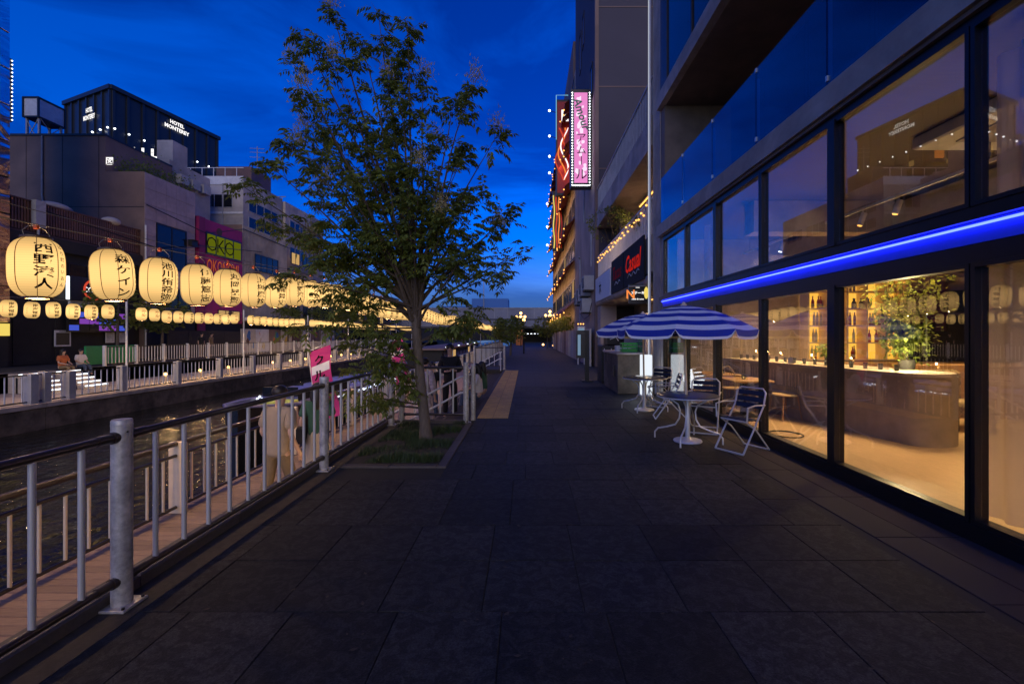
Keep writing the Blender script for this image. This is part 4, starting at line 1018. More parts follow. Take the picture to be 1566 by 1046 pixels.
def tube_lamp(x, y0, y1, z, e, lab):
    r = empty('tube_lamp', (x, y0, z), lab, 'lamp', 'tube lamps under the terraces')
    B('casing', 'white_paint', (x-.05, x+.05, y0, y1, z, z+.05), r); B('tube', 'warm_bulb', (x-.02, x+.02, y0+.02, y1-.02, z-.03, z-.002), r)
    l = bpy.data.lights.new('tube_glow', 'AREA'); l.shape = 'RECTANGLE'; l.size = .2; l.size_y = y1-y0; l.energy = e; l.color = (1, .66, .36); o = bpy.data.objects.new('tube_glow', l); COL.objects.link(o); o.location = (x, (y0+y1)/2, z-.06)
tube_lamp(4.6, 14.5, 18.5, 2.9, 75, 'tube lamp under the lower terrace slab'); tube_lamp(4.6, 15.5, 18.5, 6.8, 60, 'tube lamp under the upper terrace slab')
# terrace plant
tp = empty('terrace_plant', (3.9, 19.0, 5.4), 'bushy plant hanging over the terrace under the upper slab', 'plant')
k = MB(); k.lathe([(.0, 3.4), (.3, 3.4), (.38, 4.0), (.0, 3.99)], (4.0, 19.3, 0), 12); k.build('pot', 'pot', tp)
k = MB(); rr_ = random.Random(8)
for i in range(9): k.tube([(4.0, 19.3, 3.9), (3.9+rr_.uniform(-.2, .2), 19.3+rr_.uniform(-.5, .5), 5.2), (3.5+rr_.uniform(-.5, .4), 19.0+rr_.uniform(-1.1, 1.1), 6.0+rr_.uniform(0, .9))], [.03, .02, .008], 5)
k.build('stem', 'twig', tp)
k = MB(); leafy(k, (3.5, 18.9, 6.2), .95, .75, 1500, .13, rr_); k.build('foliage', 'leaf', tp, kind='stuff')
tp2 = empty('terrace_plant', (3.8, 14.6, 4.4), 'leafy pot plants behind the near end of the terrace railing', 'plant')
k = MB(); leafy(k, (4.1, 14.6, 5.3), .75, .6, 700, .13, rr_); k.build('foliage', 'leaf', tp2, kind='stuff'); B('planter', 'pot', (3.8, 4.5, 13.9, 15.3, 3.36, 4.3), tp2)

# stone counter with crates, cabinet, light box
ct = empty('stone_counter', (2.75, 12.3, 0), 'rough grey stone counter beside the shop corner', 'counter')
k = MB(); k.bbox(2.46, 3.12, 12.25, 14.4, 0, 1.06, .02); k.build('body', 'quay_stone', ct); k = MB(); k.bbox(2.42, 3.15, 12.2, 14.45, 1.061, 1.12, .012); k.build('top', 'concrete', ct); B('socket_box', 'black', (2.435, 2.459, 12.6, 12.9, .45, .75), ct)
for (x, yy, w, m_, h, lab) in ((2.62, 12.45, .42, 'crate_green', .24, 'bright green plastic crate on the stone counter'), (3.08, 12.5, .16, 'bin_green', .40, 'dark green bin at the wall end of the stone counter'), (2.62, 13.2, .4, 'board_white', .14, 'pale box behind the green crate')):
    c_ = empty('crate', (x, yy, 1.12), lab, 'crate'); k = MB(); h_ = h
    k.box(x, x+w, yy, yy+.3, 1.122, 1.14)
    for z in ((1.14+h*.0, 1.14+h*.30), (1.14+h*.42, 1.14+h*.66), (1.14+h*.78, 1.14+h)):
        k.box(x, x+w, yy, yy+.015, *z); k.box(x, x+w, yy+.285, yy+.3, *z); k.box(x, x+.015, yy+.016, yy+.284, *z); k.box(x+w-.015, x+w, yy+.016, yy+.284, *z)
    k.build('slatted_side', m_, c_)
    k = MB()
    for xx in (x, x+w/3, x+2*w/3, x+w-.02): k.box(xx+.001, xx+.019, yy-.006, yy-.001, 1.14, 1.14+h)
    k.build('rib', m_, c_)
cbx = empty('black_cabinet', (2.9, 15, 0), 'black metal cabinet with pale trim and a small machine on top', 'cabinet')
k = MB(); k.bbox(2.48, 3.1, 14.95, 15.9, 0, 1.25, .02); k.build('body', 'black', cbx); k = MB(); k.bbox(2.66, 3.08, 15.0, 15.7, 1.25, 1.62, .03); k.build('machine', 'black_frame', cbx)
for x in (2.55, 2.78): B('trim', 'alu', (x, x+.02, 14.93, 14.949, .08, 1.15), cbx)
k = MB(); k.tube([(2.75, 14.98, 1.45), (2.95, 14.98, 1.52), (3.03, 14.98, 1.4)], .015, 6); k.build('tap', 'alu', cbx)
lb = empty('light_box', (3.1, 11.9, 0), 'upright white glowing light box against the shop corner', 'lamp')
k = MB(); k.bbox(2.98, 3.25, 11.75, 11.95, .05, 1.08, .01); k.build('glowing_panel', 'led_white_soft', lb); B('base', 'alu', (2.96, 3.27, 11.73, 11.97, 0, .049), lb)
pl_ = bpy.data.lights.new('box_glow', 'POINT'); pl_.energy = 6; pl_.color = (.85, .92, 1); pl_.shadow_soft_size = .25
po_ = bpy.data.objects.new('box_glow', pl_); COL.objects.link(po_); po_.location = (2.85, 11.4, .5)
lp = empty('corner_pipe', (3.46, 12.64, 0), 'tall bright steel pipe with a light line at the shop corner', 'pipe')
k = MB(); k.tube([(3.43, 12.64, 0), (3.43, 12.64, 24)], .035, 10); k.build('pipe', 'steel', lp, smooth=True)
k = MB(); k.box(3.385, 3.394, 12.60, 12.66, .05, 24); k.build('light_strip', 'led_strip_dim', lp)
ib = empty('information_board', (1.98, 15.7, 0), 'dark information board on a black post beside the path', 'sign')
B('post', 'black', (2.02, 2.16, 15.66, 15.78, 0, 1.75), ib); k = MB(); k.bbox(1.72, 2.02, 15.6, 15.72, .8, 1.75, .01); k.build('panel', 'screen_frame', ib); B('screen', 'screen_pale', (1.76, 1.86, 15.595, 15.599, .9, 1.6), ib)
B('foot', 'black', (1.9, 2.28, 15.5, 15.95, 0, .03), ib)
# blank tower and painted wall
tw = empty('blank_tower', (8, 27, 0), 'very tall blank grey tower with few slit windows on its canal face', 'tower')
B('wall', 'tower_grey', (3.5, 16, 22.82, 32.4, 0, 48), tw)
k = MB()
for z in (9.9, 14.0, 18.0, 22.1, 26): k.box(3.55, 16, 22.80, 22.819, z, z+.05)
k.box(3.485, 3.499, 22.9, 32.3, 14, 14.05); k.build('wall_joint', 'panel_grey', tw)
B('neon_tinted_wall', 'beige_wall', (3.46, 3.497, 23.11, 32.38, 0, 13.9), tw); B('corner_strip', 'panel_grey', (3.44, 3.62, 22.77, 23.1, 0, 48), tw)  # beige lower face added; its lighter tone stands in for neon glow
for (y0, z0, z1) in ((27.5, 19.2, 21.2), (24.0, 14.3, 16.0), (25.1, 14.3, 14.8), (26.5, 14.2, 15.8), (29.0, 18.5, 21.0), (30.8, 14.5, 16.5)):
    win_x(tw, 3.5, y0, y0+.8, z0, z1, side=-1, pane='dark_glass', bars=0)
for i, (yy, z) in enumerate(((23.3, 3.9), (24.6, 3.7), (25.9, 3.5), (27.2, 3.4), (24.2, 2.8))):
    a_ = empty('air_conditioner', (3.2, yy, z), 'beige air conditioner unit on the tower wall, %s from the terrace end' % ORD[i] if i < 4 else 'lone beige air conditioner unit below the row on the tower wall', 'air conditioner', 'air conditioners on the tower wall')
    k = MB(); k.bbox(2.95, 3.46, yy, yy+.95, z, z+.75, .02); k.build('casing', 'ac_white', a_)
    k = MB(); k.lathe([(.25, 0), (.28, 0), (.28, .02), (.25, .02)], (0, 0, 0), 14); k.v = [(2.945-z0, yy+.4+x, z+.38+y) for x, y, z0 in k.v]; k.build('fan_ring', 'black', a_)
    k = MB(); k.box(3.0, 3.48, yy+.1, yy+.14, z-.05, z-.001); k.box(3.0, 3.48, yy+.8, yy+.84, z-.05, z-.001); k.build('bracket', 'black', a_)
for i, (y0, z0, z1) in enumerate(((24.0, 5.2, 7.2), (27.0, 8.2, 10.5), (29.0, 2.0, 6.4))):
    k = MB(); k.tube([(3.42, y0, z0), (3.42, y0, z1), (3.3, y0-.3, z1+.1)], .045, 6); k.build('wall_pipe', 'grey_paint', tw)
q = MB(); q.tube([(3.3, 23.0, 3.2), (3.3, 24, 2.6), (3.3, 26, 2.5), (3.3, 28, 2.9)], .02, 5); q.build('wall_cable', 'black', tw)
hw = empty('painted_wall', (3.3, 27, 0), 'long pale site wall along the right of the path, dimly painted', 'wall')
for i in range(16):
    k = MB(); k.bbox(3.2, 3.28, 23+i*2, 24.97+i*2, 0, 1.9, .01); k.build('panel', ('mural_cream', 'panel_grey', 'white_wall', 'purple_tile', 'beige_wall')[i*3 % 5], hw)
sb = empty('street_display', (2.9, 25.5, 0), 'lit glass display case standing before the painted wall', 'display')
B('frame', 'alu', (2.75, 3.15, 24.5, 24.6, .4, 2.05), sb); B('screen', 'screen_pale', (2.80, 3.10, 24.49, 24.499, .55, 1.95), sb)
for x in (2.76, 3.1): B('leg', 'alu', (x, x+.05, 24.5, 24.6, 0, .4), sb)
for i in range(3):
    k = MB(); k.sphere((2.78+i*.14, 24.45, 2.18), .04, n=8, k=5); k.build('bulb', 'warm_bulb', sb)

# vertical pink sign
def marquee(name, label, x0, x1, y, z0, z1, face):
    r = empty(name, (x1, y, z0), label, 'sign')
    k = MB(); k.bbox(x0, x1, y, y+.45, z0, z1, .03); k.build('sign_box', 'screen_frame', r); return r
pk = marquee('pink_sign', 'tall pink glowing vertical sign edged with white bulbs', 2.33, 3.43, 24.0, 9.35, 14.55, None)
B('glow_panel', 'sign_pink', (2.52, 3.22, 23.985, 23.998, 9.6, 14.35), pk)
rr_ = random.Random(31)
for i in range(26):
    cx, cz, rd = rr_.uniform(2.65, 3.1), rr_.uniform(9.8, 14.1), rr_.uniform(.06, .16)
    k = MB(); k.add([(cx+rd*math.cos(a)*rr_.uniform(.6, 1.1), 23.982-i*.0003, cz+rd*math.sin(a)*rr_.uniform(.6, 1.5)) for a in [j*PI/4 for j in range(8)]], [tuple(range(7, -1, -1))]); k.build('pale_patch', 'sign_pink_pale', pk)
k = MB()
write(k, 'Amour', (2.92, 23.965, 13.2), (.32, 0, -1), (1, 0, .32), w=1.75, bold=.02, shear=.1); k.build('script_lettering', 'mural_green', pk)
k = MB()
for i, ch in enumerate('アム'): write(k, ch, (2.9, 23.965, 11.95-i*.62), (1, 0, 0), (0, 0, 1), h=.42, bold=.0)
k.box(2.88, 2.92, 23.962, 23.966, 10.55, 11.0); write(k, 'ル', (2.9, 23.965, 10.05), (1, 0, 0), (0, 0, 1), h=.5, bold=.0); k.build('lettering', 'ink', pk)
q = MB(); q.sphere((0, 0, 0), .034, n=6, k=4); wb_me = q.mesh('bulb', 'white_bulb')
for i in range(34):
    for x in (2.42, 3.33): inst(wb_me, 'bulb', (x, 23.97, 9.48+i*.147), pk)
for i in range(8): inst(wb_me, 'bulb', (2.5+i*.105, 23.97, 9.46), pk)
for z in (9.9, 10.3, 11.9, 12.3, 13.8, 14.1):
    k = MB(); k.box(3.44, 3.5, 24.1, 24.14, z, z+.03); k.box(3.44, 3.5, 24.3, 24.34, z, z+.03); k.build('bracket', 'grey_paint', pk)
# red signs further on
rs_ = marquee('red_sign', 'tall red neon sign with a white E behind the pink one', 2.35, 3.45, 36.0, 12.6, 20.2, None)
B('red_panel', 'red_board', (2.45, 3.4, 35.97, 35.998, 12.8, 20.0), rs_)
k = MB(); write(k, 'E', (3.05, 35.95, 18.9), (1, 0, 0), (0, 0, 1), h=.9, bold=.03); k.build('lettering', 'sign_white', rs_)
for i in range(4):
    k = MB(); x = 2.6+i*.2; k.tube([(x+.3*math.sin(j*.45+i), 35.93-.02*i, 17.9-j*.24) for j in range(18)], .05, 6); k.build('neon_tube', ('sign_red', 'sign_orange', 'sign_white', 'sign_red')[i], rs_)
k = MB(); k.tube([(2.36, 35.95, 17), (2.36, 35.95, 20.5), (3.3, 35.95, 20.5)], .03, 6); k.build('outline_tube', 'sign_cyan', rs_)
ys_ = marquee('yellow_sign', 'slim red and yellow neon sign below the red one', 2.3, 3.3, 40.0, 9.0, 14.2, None)
for i in range(4):
    k = MB(); x = 2.42+i*.22; k.tube([(x+.05*math.sin(j*.8+i), 39.96, 9.2+j*.33) for j in range(15)], .05, 6); k.build('neon_tube', ('sign_yellow', 'sign_red', 'sign_orange', 'red_board')[i], ys_)
for i, (z, yy) in enumerate(((19.2, 36), (17.2, 36), (15.6, 36), (14.3, 36), (13.0, 40), (11.0, 40), (9.4, 40))):
    f_ = empty('sign_floodlight', (2.0, yy, z), 'white floodlight on an arm left of the red neon signs, %s from the top' % ORD[i], 'lamp', 'floodlights on arms beside the neon signs')
    k = MB(); k.tube([(2.35, yy+.1, z), (1.85, yy-.1, z+.05)], .025, 5); k.build('arm', 'black', f_)
    k = MB(); k.sphere((1.82, yy-.12, z+.05), .09, n=8, k=6); k.build('lamp_head', 'white_bulb', f_)
# hotel with bulb strung awnings
hl = empty('awning_building', (8, 45, 0), 'tall building with red awnings strung with warm bulbs on every floor', 'building')
B('wall', 'beige_wall', (3.5, 16, 32.45, 60, 0, 20.5), hl)
B('roof_block', 'panel_grey', (3.5, 12, 34, 56, 20.5, 23.5), hl)
for fl in range(6):
    z = 3.3+fl*2.95
    k = MB()
    for j in range(13):
        y0 = 32.6+j*2.1; k.add([(3.5, y0, z+.75), (3.5, y0+2.05, z+.75), (2.75, y0+2.05, z+.1), (2.75, y0, z+.1), (2.75, y0, z-.08), (2.75, y0+2.05, z-.08)], [(0, 1, 2, 3), (3, 2, 5, 4)])
    k.build('awning', 'awning_red', hl)
    for j in range(11):
        win_x(hl, 3.5, 33.0+j*2.4, 34.6+j*2.4, z+.95, z+2.3, side=-1, pane='window_warm' if (j*7+fl*3) % 4 == 0 else 'dark_glass', bars=1)
    s_ = empty('string_lights', (2.75, 33, z), 'warm bulbs strung under the red awning of %s' % ('the ground floor', 'the second floor', 'the third floor', 'the fourth floor', 'the fifth floor', 'the top floor')[fl], 'string lights', 'bulb strings on the red awnings')
    for j in range(22): inst(bulb_me, 'bulb', (2.70+.1*math.sin(j*2.1), 32.8+j*1.2, z-.12+.16*math.sin(j*1.7+fl)), s_).scale = (1.5, 1.5, 1.5)
    if fl < 5:
        l = bpy.data.lights.new('string_glow', 'AREA'); l.shape = 'RECTANGLE'; l.size = .3; l.size_y = 26; l.energy = 90; l.color = (1, .55, .22); o = bpy.data.objects.new('string_glow', l); COL.objects.link(o); o.location = (2.62, 46, z-.25); o.rotation_euler = (0, R(-60), 0)
rr_ = random.Random(44)
hd = tag(MB().build('wall_creeper', 'leaf') if False else empty('creeper', (3.2, 36, 2), 'dark leafy hedge over the painted wall below the awnings', 'hedge'))
k = MB()
for i in range(8): leafy(k, (3.2, 33.5+i*2.4, 2.5), .8, .6, 420, .2, rr_)
k.build('foliage', 'leaf', hd, kind='stuff')
# street lamps and second tree on the path
def globe_lamp(x, yy, h, lab, n=5, grp='five globe street lamps near the bridge'):
    r = empty('street_lamp', (x, yy, 0), lab, 'lamp', grp)
    k = MB(); k.tube([(x, yy, 0), (x, yy, h)], [.07, .045], 8); k.build('pole', 'black', r)
    for i in range(n):
        a = i*2*PI/max(1, n-1); ox, oy, oz = ((.55*math.cos(a), .55*math.sin(a), -.25) if i < n-1 and n > 1 else (0, 0, .25))
        if n > 1 and i < n-1:
            k = MB(); k.tube([(x, yy, h-.5), (x+ox*.7, yy+oy*.7, h-.55), (x+ox, yy+oy, h+oz-.15)], .025, 6); k.build('arm', 'black', r)
        k = MB(); k.sphere((x+ox, yy+oy, h+oz), .17 if n > 1 else .13, n=10, k=7); k.build('globe', 'warm_lamp', r)
globe_lamp(-.75, 62, 4.3, 'five globe street lamp left of the path near the bridge'); globe_lamp(3.0, 58, 4.3, 'five globe street lamp on the right below the awning building')
globe_lamp(-.22, 38.4, 2.6, 'single globe lamp on a black pole by the small path tree', 1, None)
pt = empty('path_tree', (-1.25, 35.5, 0), 'small dark tree on the left of the path towards the bridge', 'tree')
k = MB(); k.tube([(-1.25, 35.5, 0), (-1.2, 35.5, 1.0), (-1.25, 35.5, 2.2)], [.10, .08, .04], 8); k.build('trunk', 'bark', pt)
k = MB(); rr_ = random.Random(51); leafy(k, (-1.35, 35.5, 2.05), 1.35, 1.15, 2600, .2, rr_); k.build('crown', 'leaf', pt)
pt2 = empty('path_tree', (2.2, 52, 0), 'low dark tree on the right of the path under the awnings', 'tree')
k = MB(); k.tube([(2.4, 52, 0), (2.4, 52, 2.0)], [.09, .05], 7); k.build('trunk', 'bark', pt2); k = MB(); leafy(k, (2.2, 52, 2.6), 1.4, 1.2, 1600, .26, rr_); k.build('crown', 'leaf', pt2)
for i, (x, yy) in enumerate(((2.2, 60), (3.3, 55))):
    r = empty('ground_lamp', (x, yy, 0), 'low warm glow lamp at the foot of the far right wall, %s' % ('farther from' if i == 0 else 'closer to') + ' the camera', 'lamp')
    k = MB(); k.lathe([(0, 0), (.15, 0), (.15, .2), (0, .2)], (x, yy, 0), 10); k.build('base', 'black', r); k = MB(); k.sphere((x, yy, .3), .14, n=8, k=6); k.build('globe', 'warm_lamp', r)
kb_ = empty('kiosk', (-.3, 70, 0), 'small orange lit kiosk left of the path by the bridge', 'kiosk'); B('body', 'mural_orange', (-1.6, -.6, 70, 71.5, 0, 2.4), kb_); B('sign', 'window_warm', (-1.5, -.7, 69.95, 69.99, 1.5, 2.2), kb_)
# ================================================================== GLASS SHOP
FX = 3.5
cf = empty('glass_shop', (6, 5, 0), 'concrete and glass shop with tall black framed windows and a blue light band', 'building')
BY = [1.97+1.6*i for i in range(-3, 7)]          # window bay lines, last one at 11.57
# structure of the room
B('floor', 'wood_floor', (FX-.02, 13, -4, 11.56, -.05, .02), cf)
B('end_wall', 'concrete_warm', (FX+.12, 13, 11.58, 11.9, -.02, 4.12), cf)
B('side_wall', 'concrete_warm', (12.6, 13, -4, 11.57, .021, 4.12), cf)
B('near_wall', 'concrete', (FX+.12, 12.59, -4.3, -4, -.02, 4.12), cf)
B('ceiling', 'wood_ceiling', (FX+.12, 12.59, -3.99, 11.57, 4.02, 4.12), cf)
B('ceiling_beam', 'concrete_warm', (6.6, 7.1, -3.98, 11.56, 2.95, 3.95), cf)
B('ceiling_beam', 'concrete_warm', (FX+.6, 12.5, 8.2, 8.55, 3.45, 4.015), cf)
B('mezzanine', 'concrete_warm', (7.12, 12.58, -3.98, 7.2, 2.72, 2.94), cf)
B('dark_wall', 'dark_wall', (9.42, 12.59, 11.3, 11.57, .022, 2.7), cf); B('dark_wall', 'dark_wall', (11.4, 12.5, 3.5, 11.2, .022, 2.7), cf)
# outer concrete
B('corner_pier', 'concrete', (FX, 5.0, 11.92, 12.58, -.03, 26), cf)
B('corner_pier_front', 'concrete', (FX+.02, FX+.34, 11.58, 11.915, -.03, 4.12), cf)
B('slab_edge', 'concrete_warm', (FX-.10, 5.6, -6, 11.9, 4.13, 4.42), cf)
B('slab_trim', 'soffit', (FX-.06, FX+.1, -6, 11.57, 4.085, 4.125), cf)
B('upper_slab', 'concrete', (FX-.10, 5.6, -6, 11.9, 7.44, 7.80), cf)
B('balcony_soffit', 'soffit', (FX+.05, 5.2, -6, 11.57, 7.42, 7.436), cf)
B('balcony_end_wall', 'soffit', (FX+.02, 5.3, 11.58, 11.915, 4.421, 7.435), cf)
B('balcony_back', 'black_frame', (5.21, 5.3, -6, 11.57, 4.421, 7.43), cf)
for i in range(8):
    y0 = BY[i]; w = B('balcony_window', 'black_frame', (5.18, 5.208, y0+.02, y0+1.58, 4.43, 7.4), cf); B('pane', 'dark_glass', (5.165, 5.178, y0+.08, y0+1.52, 4.5, 7.34), w)
# upper storey glass
for j in range(5):
    y0 = 11.35-1.7*(j+1)
    w = MB(); w.box(FX, FX+.1, y0, y0+.06, 7.81, 16); w.build('mullion', 'black_frame', cf)
    k = MB(); k.box(FX+.03, FX+.05, y0+.061, y0+1.70, 7.82, 15.9); k.build('pane', 'dark_glass', cf)
B('corner_frame', 'black_frame', (FX, FX+.1, 11.36, 11.9, 7.81, 16), cf); B('upper_wall', 'concrete', (FX+.12, 6, -6, 11.9, 7.81, 16), cf)
# sill, transom and light band
B('sill', 'black_frame', (FX-.05, FX+.09, -4, 11.57, -.02, .13), cf)
B('transom', 'black_frame', (FX-.028, FX+.09, -4, 11.57, 2.16, 2.30), cf)
bd = B('light_band_channel', 'black_frame', (FX-.01, FX+.1, -4, 11.58, 2.301, 2.55), cf)
B('channel_lip', 'black_frame', (FX-.12, FX-.011, -4, 11.6, 2.47, 2.55), cf)
B('blue_band', 'led_blue', (FX-.03, FX-.011, -3.99, 11.59, 2.305, 2.468), bd)
k = MB(); k.box(FX-.062, FX-.044, -3.99, 11.59, 2.432, 2.448); k.build('blue_light_line', 'led_blue_core', bd)
B('upper_sill', 'black_frame', (FX-.02, FX+.08, -4, 11.57, 2.551, 2.60), cf)
B('upper_head', 'black_frame', (FX-.02, FX+.08, -4, 11.57, 4.02, 4.08), cf)
for i in range(len(BY)-1):
    y0, y1 = BY[i], BY[i+1]
    for (z0, z1, nm) in ((.131, 2.159, 'window'), (2.601, 4.019, 'upper_window')):
        dbl = i % 2 == 1
        k = MB(); wd = .05
        k.frame_x(FX-.03, FX+.08, y0, y1-.012, z0, z1, .035)
        w = k.build(nm, 'black_frame', cf)
        k = MB(); k.box(FX+.02, FX+.028, y0+.036, y1-.048, z0+.036, z1-.036); k.build('pane', 'pane', w)
        if dbl:
            k = MB(); k.box(FX-.045, FX-.031, y0-.06, y0+.06, z0, z1); k.build('cover_strip', 'black_frame', w)
    # glass balustrade above
    k = MB(); k.bbox(FX-.085, FX-.070, y0+.012, y1-.012, 4.36, 5.55, .002); k.build('balustrade_pane', 'balustrade_glass', cf)
    for z in (4.5, 5.52):
        k = MB(); k.box(FX-.10, FX-.06, y0-.025, y0+.008, z-.03, z+.03); k.build('glass_clamp', 'alu', cf)
    k = MB(); k.box(FX-.068, FX-.03, y0-.01, y0+.01, 4.421, 5.4); k.build('balustrade_post', 'mural_blue', cf)
# ceiling track with spot heads, cassette unit
def track(x, y0, y1, heads, lab):
    r = empty('track_light', (x, y0, 3.6), lab, 'lamp', 'track lights in the shop')
    k = MB(); k.box(x-.02, x+.02, y0, y1, 3.60, 3.64); k.build('track', 'white_paint', r)
    k = MB()
    for yy in (y0+.3, y1-.3): k.box(x-.006, x+.006, yy-.006, yy+.006, 3.641, 4.019)
    k.build('hanger', 'wire', r)
    for yy, lit in heads:
        k = MB(); k.tube([(x, yy, 3.6), (x, yy, 3.53)], .012, 6); k.tube([(x+.02, yy, 3.55), (x-.03, yy+.03, 3.36)], .042, 10); h = k.build('spot_head', 'white_paint', r, smooth=True)
        k = MB(); k.tube([(x-.0315, yy+.031, 3.355), (x-.033, yy+.0315, 3.350)], .034, 10); k.build('lens', 'white_bulb' if lit else 'warm_bulb', h)
track(5.4, 5.0, 11.3, ((6.6, 0), (7.3, 0), (9.6, 1), (10.2, 1)), 'white ceiling track with spot heads behind the far upper windows')
track(5.6, .6, 4.6, ((1.5, 0), (2.6, 0), (3.6, 0)), 'white ceiling track behind the nearest upper windows')
ac_ = empty('ceiling_cassette', (5.3, 4.6, 3.95), 'square ceiling air unit behind the second upper window', 'air conditioner')
k = MB(); k.bbox(4.75, 5.85, 4.3, 5.6, 3.86, 4.015, .02); k.build('casing', 'white_paint', ac_); k = MB(); k.box(5.0, 5.6, 4.6, 5.3, 3.84, 3.858); k.build('grille', 'grey_paint', ac_)
k = MB(); k.bbox(4.2, 4.35, 3.2, 3.9, 3.6, 3.95, .01); k.build('speaker', 'grey_paint', label='grey speaker box hung under the ceiling behind the second upper window', cat='speaker')
# room lamps
def area(name, loc, sx, sy, e, col=(1, .66, .32), rot=(0, 0, 0), sp=180):
    l = bpy.data.lights.new(name, 'AREA'); l.shape = 'RECTANGLE'; l.size = sx; l.size_y = sy; l.energy = e; l.color = col; l.spread = R(sp)
    o = bpy.data.objects.new(name, l); COL.objects.link(o); o.location = loc; o.rotation_euler = rot; return o
area('room_light', (5.7, 8.5, 3.3), .5, 4, 150, (1, .60, .24), sp=112); area('room_light', (5.7, 2.5, 3.3), .5, 5, 140, (1, .60, .24), sp=112); area('bar_light', (8.5, 8.2, 2.6), 2.5, .5, 70, (1, .62, .24)); area('wall_wash', (6.2, 10.4, 3.3), 2.0, .4, 60, (1, .62, .26), (R(-25), 0, 0), 140)
area('ceiling_uplight', (8.6, 2.0, 3.05), 2.5, 5, 40, (1, .60, .22), (PI, 0, 0), 120)
# back bar shelf with bottles
sh = empty('bottle_shelf', (7.2, 11.3, .9), 'warmly lit wall shelf of square bays filled with bottles', 'shelf')
X0, X1, Z0, Z1 = 6.95, 9.35, .98, 3.08
B('glow_back', 'shelf_glow', (X0, X1, 11.55, 11.575, Z0, Z1), sh)
nc = 5; nr = 5
for i in range(nc+1):
    x = X0+(X1-X0)*i/nc; B('upright', 'cream_paint', (x-.018, x+.018, 11.2, 11.549, Z0, Z1), sh)
for j in range(nr+1):
    z = Z0+(Z1-Z0)*j/nr; k = MB()
    for i in range(nc):
        k.box(X0+(X1-X0)*i/nc+.0185, X0+(X1-X0)*(i+1)/nc-.0185, 11.2, 11.549, z-.015, z+.015)
    k.build('shelf_board', 'cream_paint', sh)
def bottle_mesh(kind, m):
    k = MB(); p = {0: [(0, 0), (.036, .0), (.037, .17), (.03, .20), (.013, .235), (.013, .29), (.016, .291), (.016, .305), (0, .306)], 1: [(0, 0), (.045, 0), (.046, .12), (.035, .16), (.015, .185), (.015, .23), (.019, .231), (.019, .25), (0, .251)],
        2: [(0, 0), (.03, 0), (.031, .2), (.024, .24), (.012, .27), (.012, .33), (0, .331)]}[kind]
    k.lathe(p, n=12); return k.mesh('glass_body', m, smooth=True)
def label_mesh(r):
    k = MB(); k.lathe([(r, .05), (r, .12)], n=12); return k.mesh('paper_label', 'paper_poster', smooth=True)
bt = [(bottle_mesh(kd, m_), label_mesh((.0378, .0468, .0318)[kd]), nm) for kd, m_, nm in ((0, 'bottle_amber', 'amber'), (1, 'bottle_gold', 'squat golden'), (2, 'bottle_clear', 'slim clear'), (0, 'bottle_red', 'red'), (1, 'bottle_dark', 'squat dark'), (2, 'bottle_amber', 'slim amber'))]
rr_ = random.Random(17); rown = ('bottom', 'second', 'middle', 'fourth', 'top'); nbt = 0; bc = [0]*5
for j in range(nr):
    for i in range(nc):
        n = rr_.choice((1, 2, 3, 3)) if j in (1, 2, 3) else rr_.choice((0, 1, 2))
        x = X0+(X1-X0)*i/nc+.09
        kind = rr_.randrange(6) if not (j == 1 and i in (2, 3)) else 3
        for q_ in range(n):
            bm_, lm_, nm = bt[kind if rr_.random() < .7 else rr_.randrange(6)]
            x += rr_.uniform(.09, .13)
            z = Z0+(Z1-Z0)*j/nr+.016
            r = empty('bottle', (x, 11.33+rr_.uniform(-.05, .08), z), '%s bottle, %s from the left in the %s row of the lit shelf' % (nm, ORD[bc[j]], rown[j]), 'bottle', 'bottles on the lit shelf')
            bc[j] += 1; inst(bm_, 'glass_body', r.location, r); inst(lm_, 'paper_label', r.location, r); nbt += 1
# bar counter: a long curved front with a stone top
mat('bar_front', (.36, .30, .235), .6, var=.22, scale=5, bump=.08, stain=.25)
bar = empty('bar_counter', (5.8, 7.5, 0), 'long bar counter with a rounded concrete front and a pale stone top', 'counter')
path = []
for i in range(22):                                    # front edge: from the far end round to the right end
    t = i/21
    path.append((4.75+.35*t+.34*t*t, 11.0-4.35*t))
cx, cyy = path[-1]
arc = [(cx+.37-.37*math.cos(a)+.06*(1-math.cos(a)), cyy+.13*(1-math.cos(a))/2-.37*math.sin(a)) for a in [PI*j/14 for j in range(1, 15)]]
outer = path+arc
def ring_prism(mb, pts, depth, z0, z1, off=0.):
    n = len(pts); v = []
    for i, (x, yv) in enumerate(pts):
        a = Vector(pts[max(0, i-1)]); b = Vector(pts[min(n-1, i+1)]); d = (b-a).normalized(); nn = Vector((-d.y, d.x))
        if nn.x > 0 and i < len(path): nn = -nn
        o = Vector((x, yv))+Vector((-abs(nn.x), -abs(nn.y)*.4))*off
        v += [(o.x, o.y, z0), (o.x, o.y, z1)]
    f = [(2*i, 2*i+2, 2*i+3, 2*i+1) for i in range(n-1)]
    top = [2*i+1 for i in range(n)]; v2 = [(outer[0][0]+.8, outer[0][1], z0), (outer[0][0]+.8, outer[0][1], z1)]
    m = len(v); v += v2; f.append(tuple(top+[m+1])); f.append(tuple([2*i for i in range(n)][::-1]+[m])[::-1]); f.append((m, m+1, 1, 0)); f.append((2*n-2, 2*n-1, m+1, m)); mb.add(v, f)
k = MB(); ring_prism(k, outer, 1, .021, 1.0); k.build('front', 'bar_front', bar, smooth=True)
k = MB(); ring_prism(k, outer, 1, 1.001, 1.05, .06); k.build('top', 'concrete_warm', bar, smooth=True)
B('back_counter', 'wood', (7.0, 11, 10.3, 11.0, .022, .95), bar)
B('side_counter', 'wood', (7.4, 11.5, 8.6, 9.2, .022, 1.02), None, label='plain wooden counter behind the curved bar', cat='counter')
rr_ = random.Random(23)
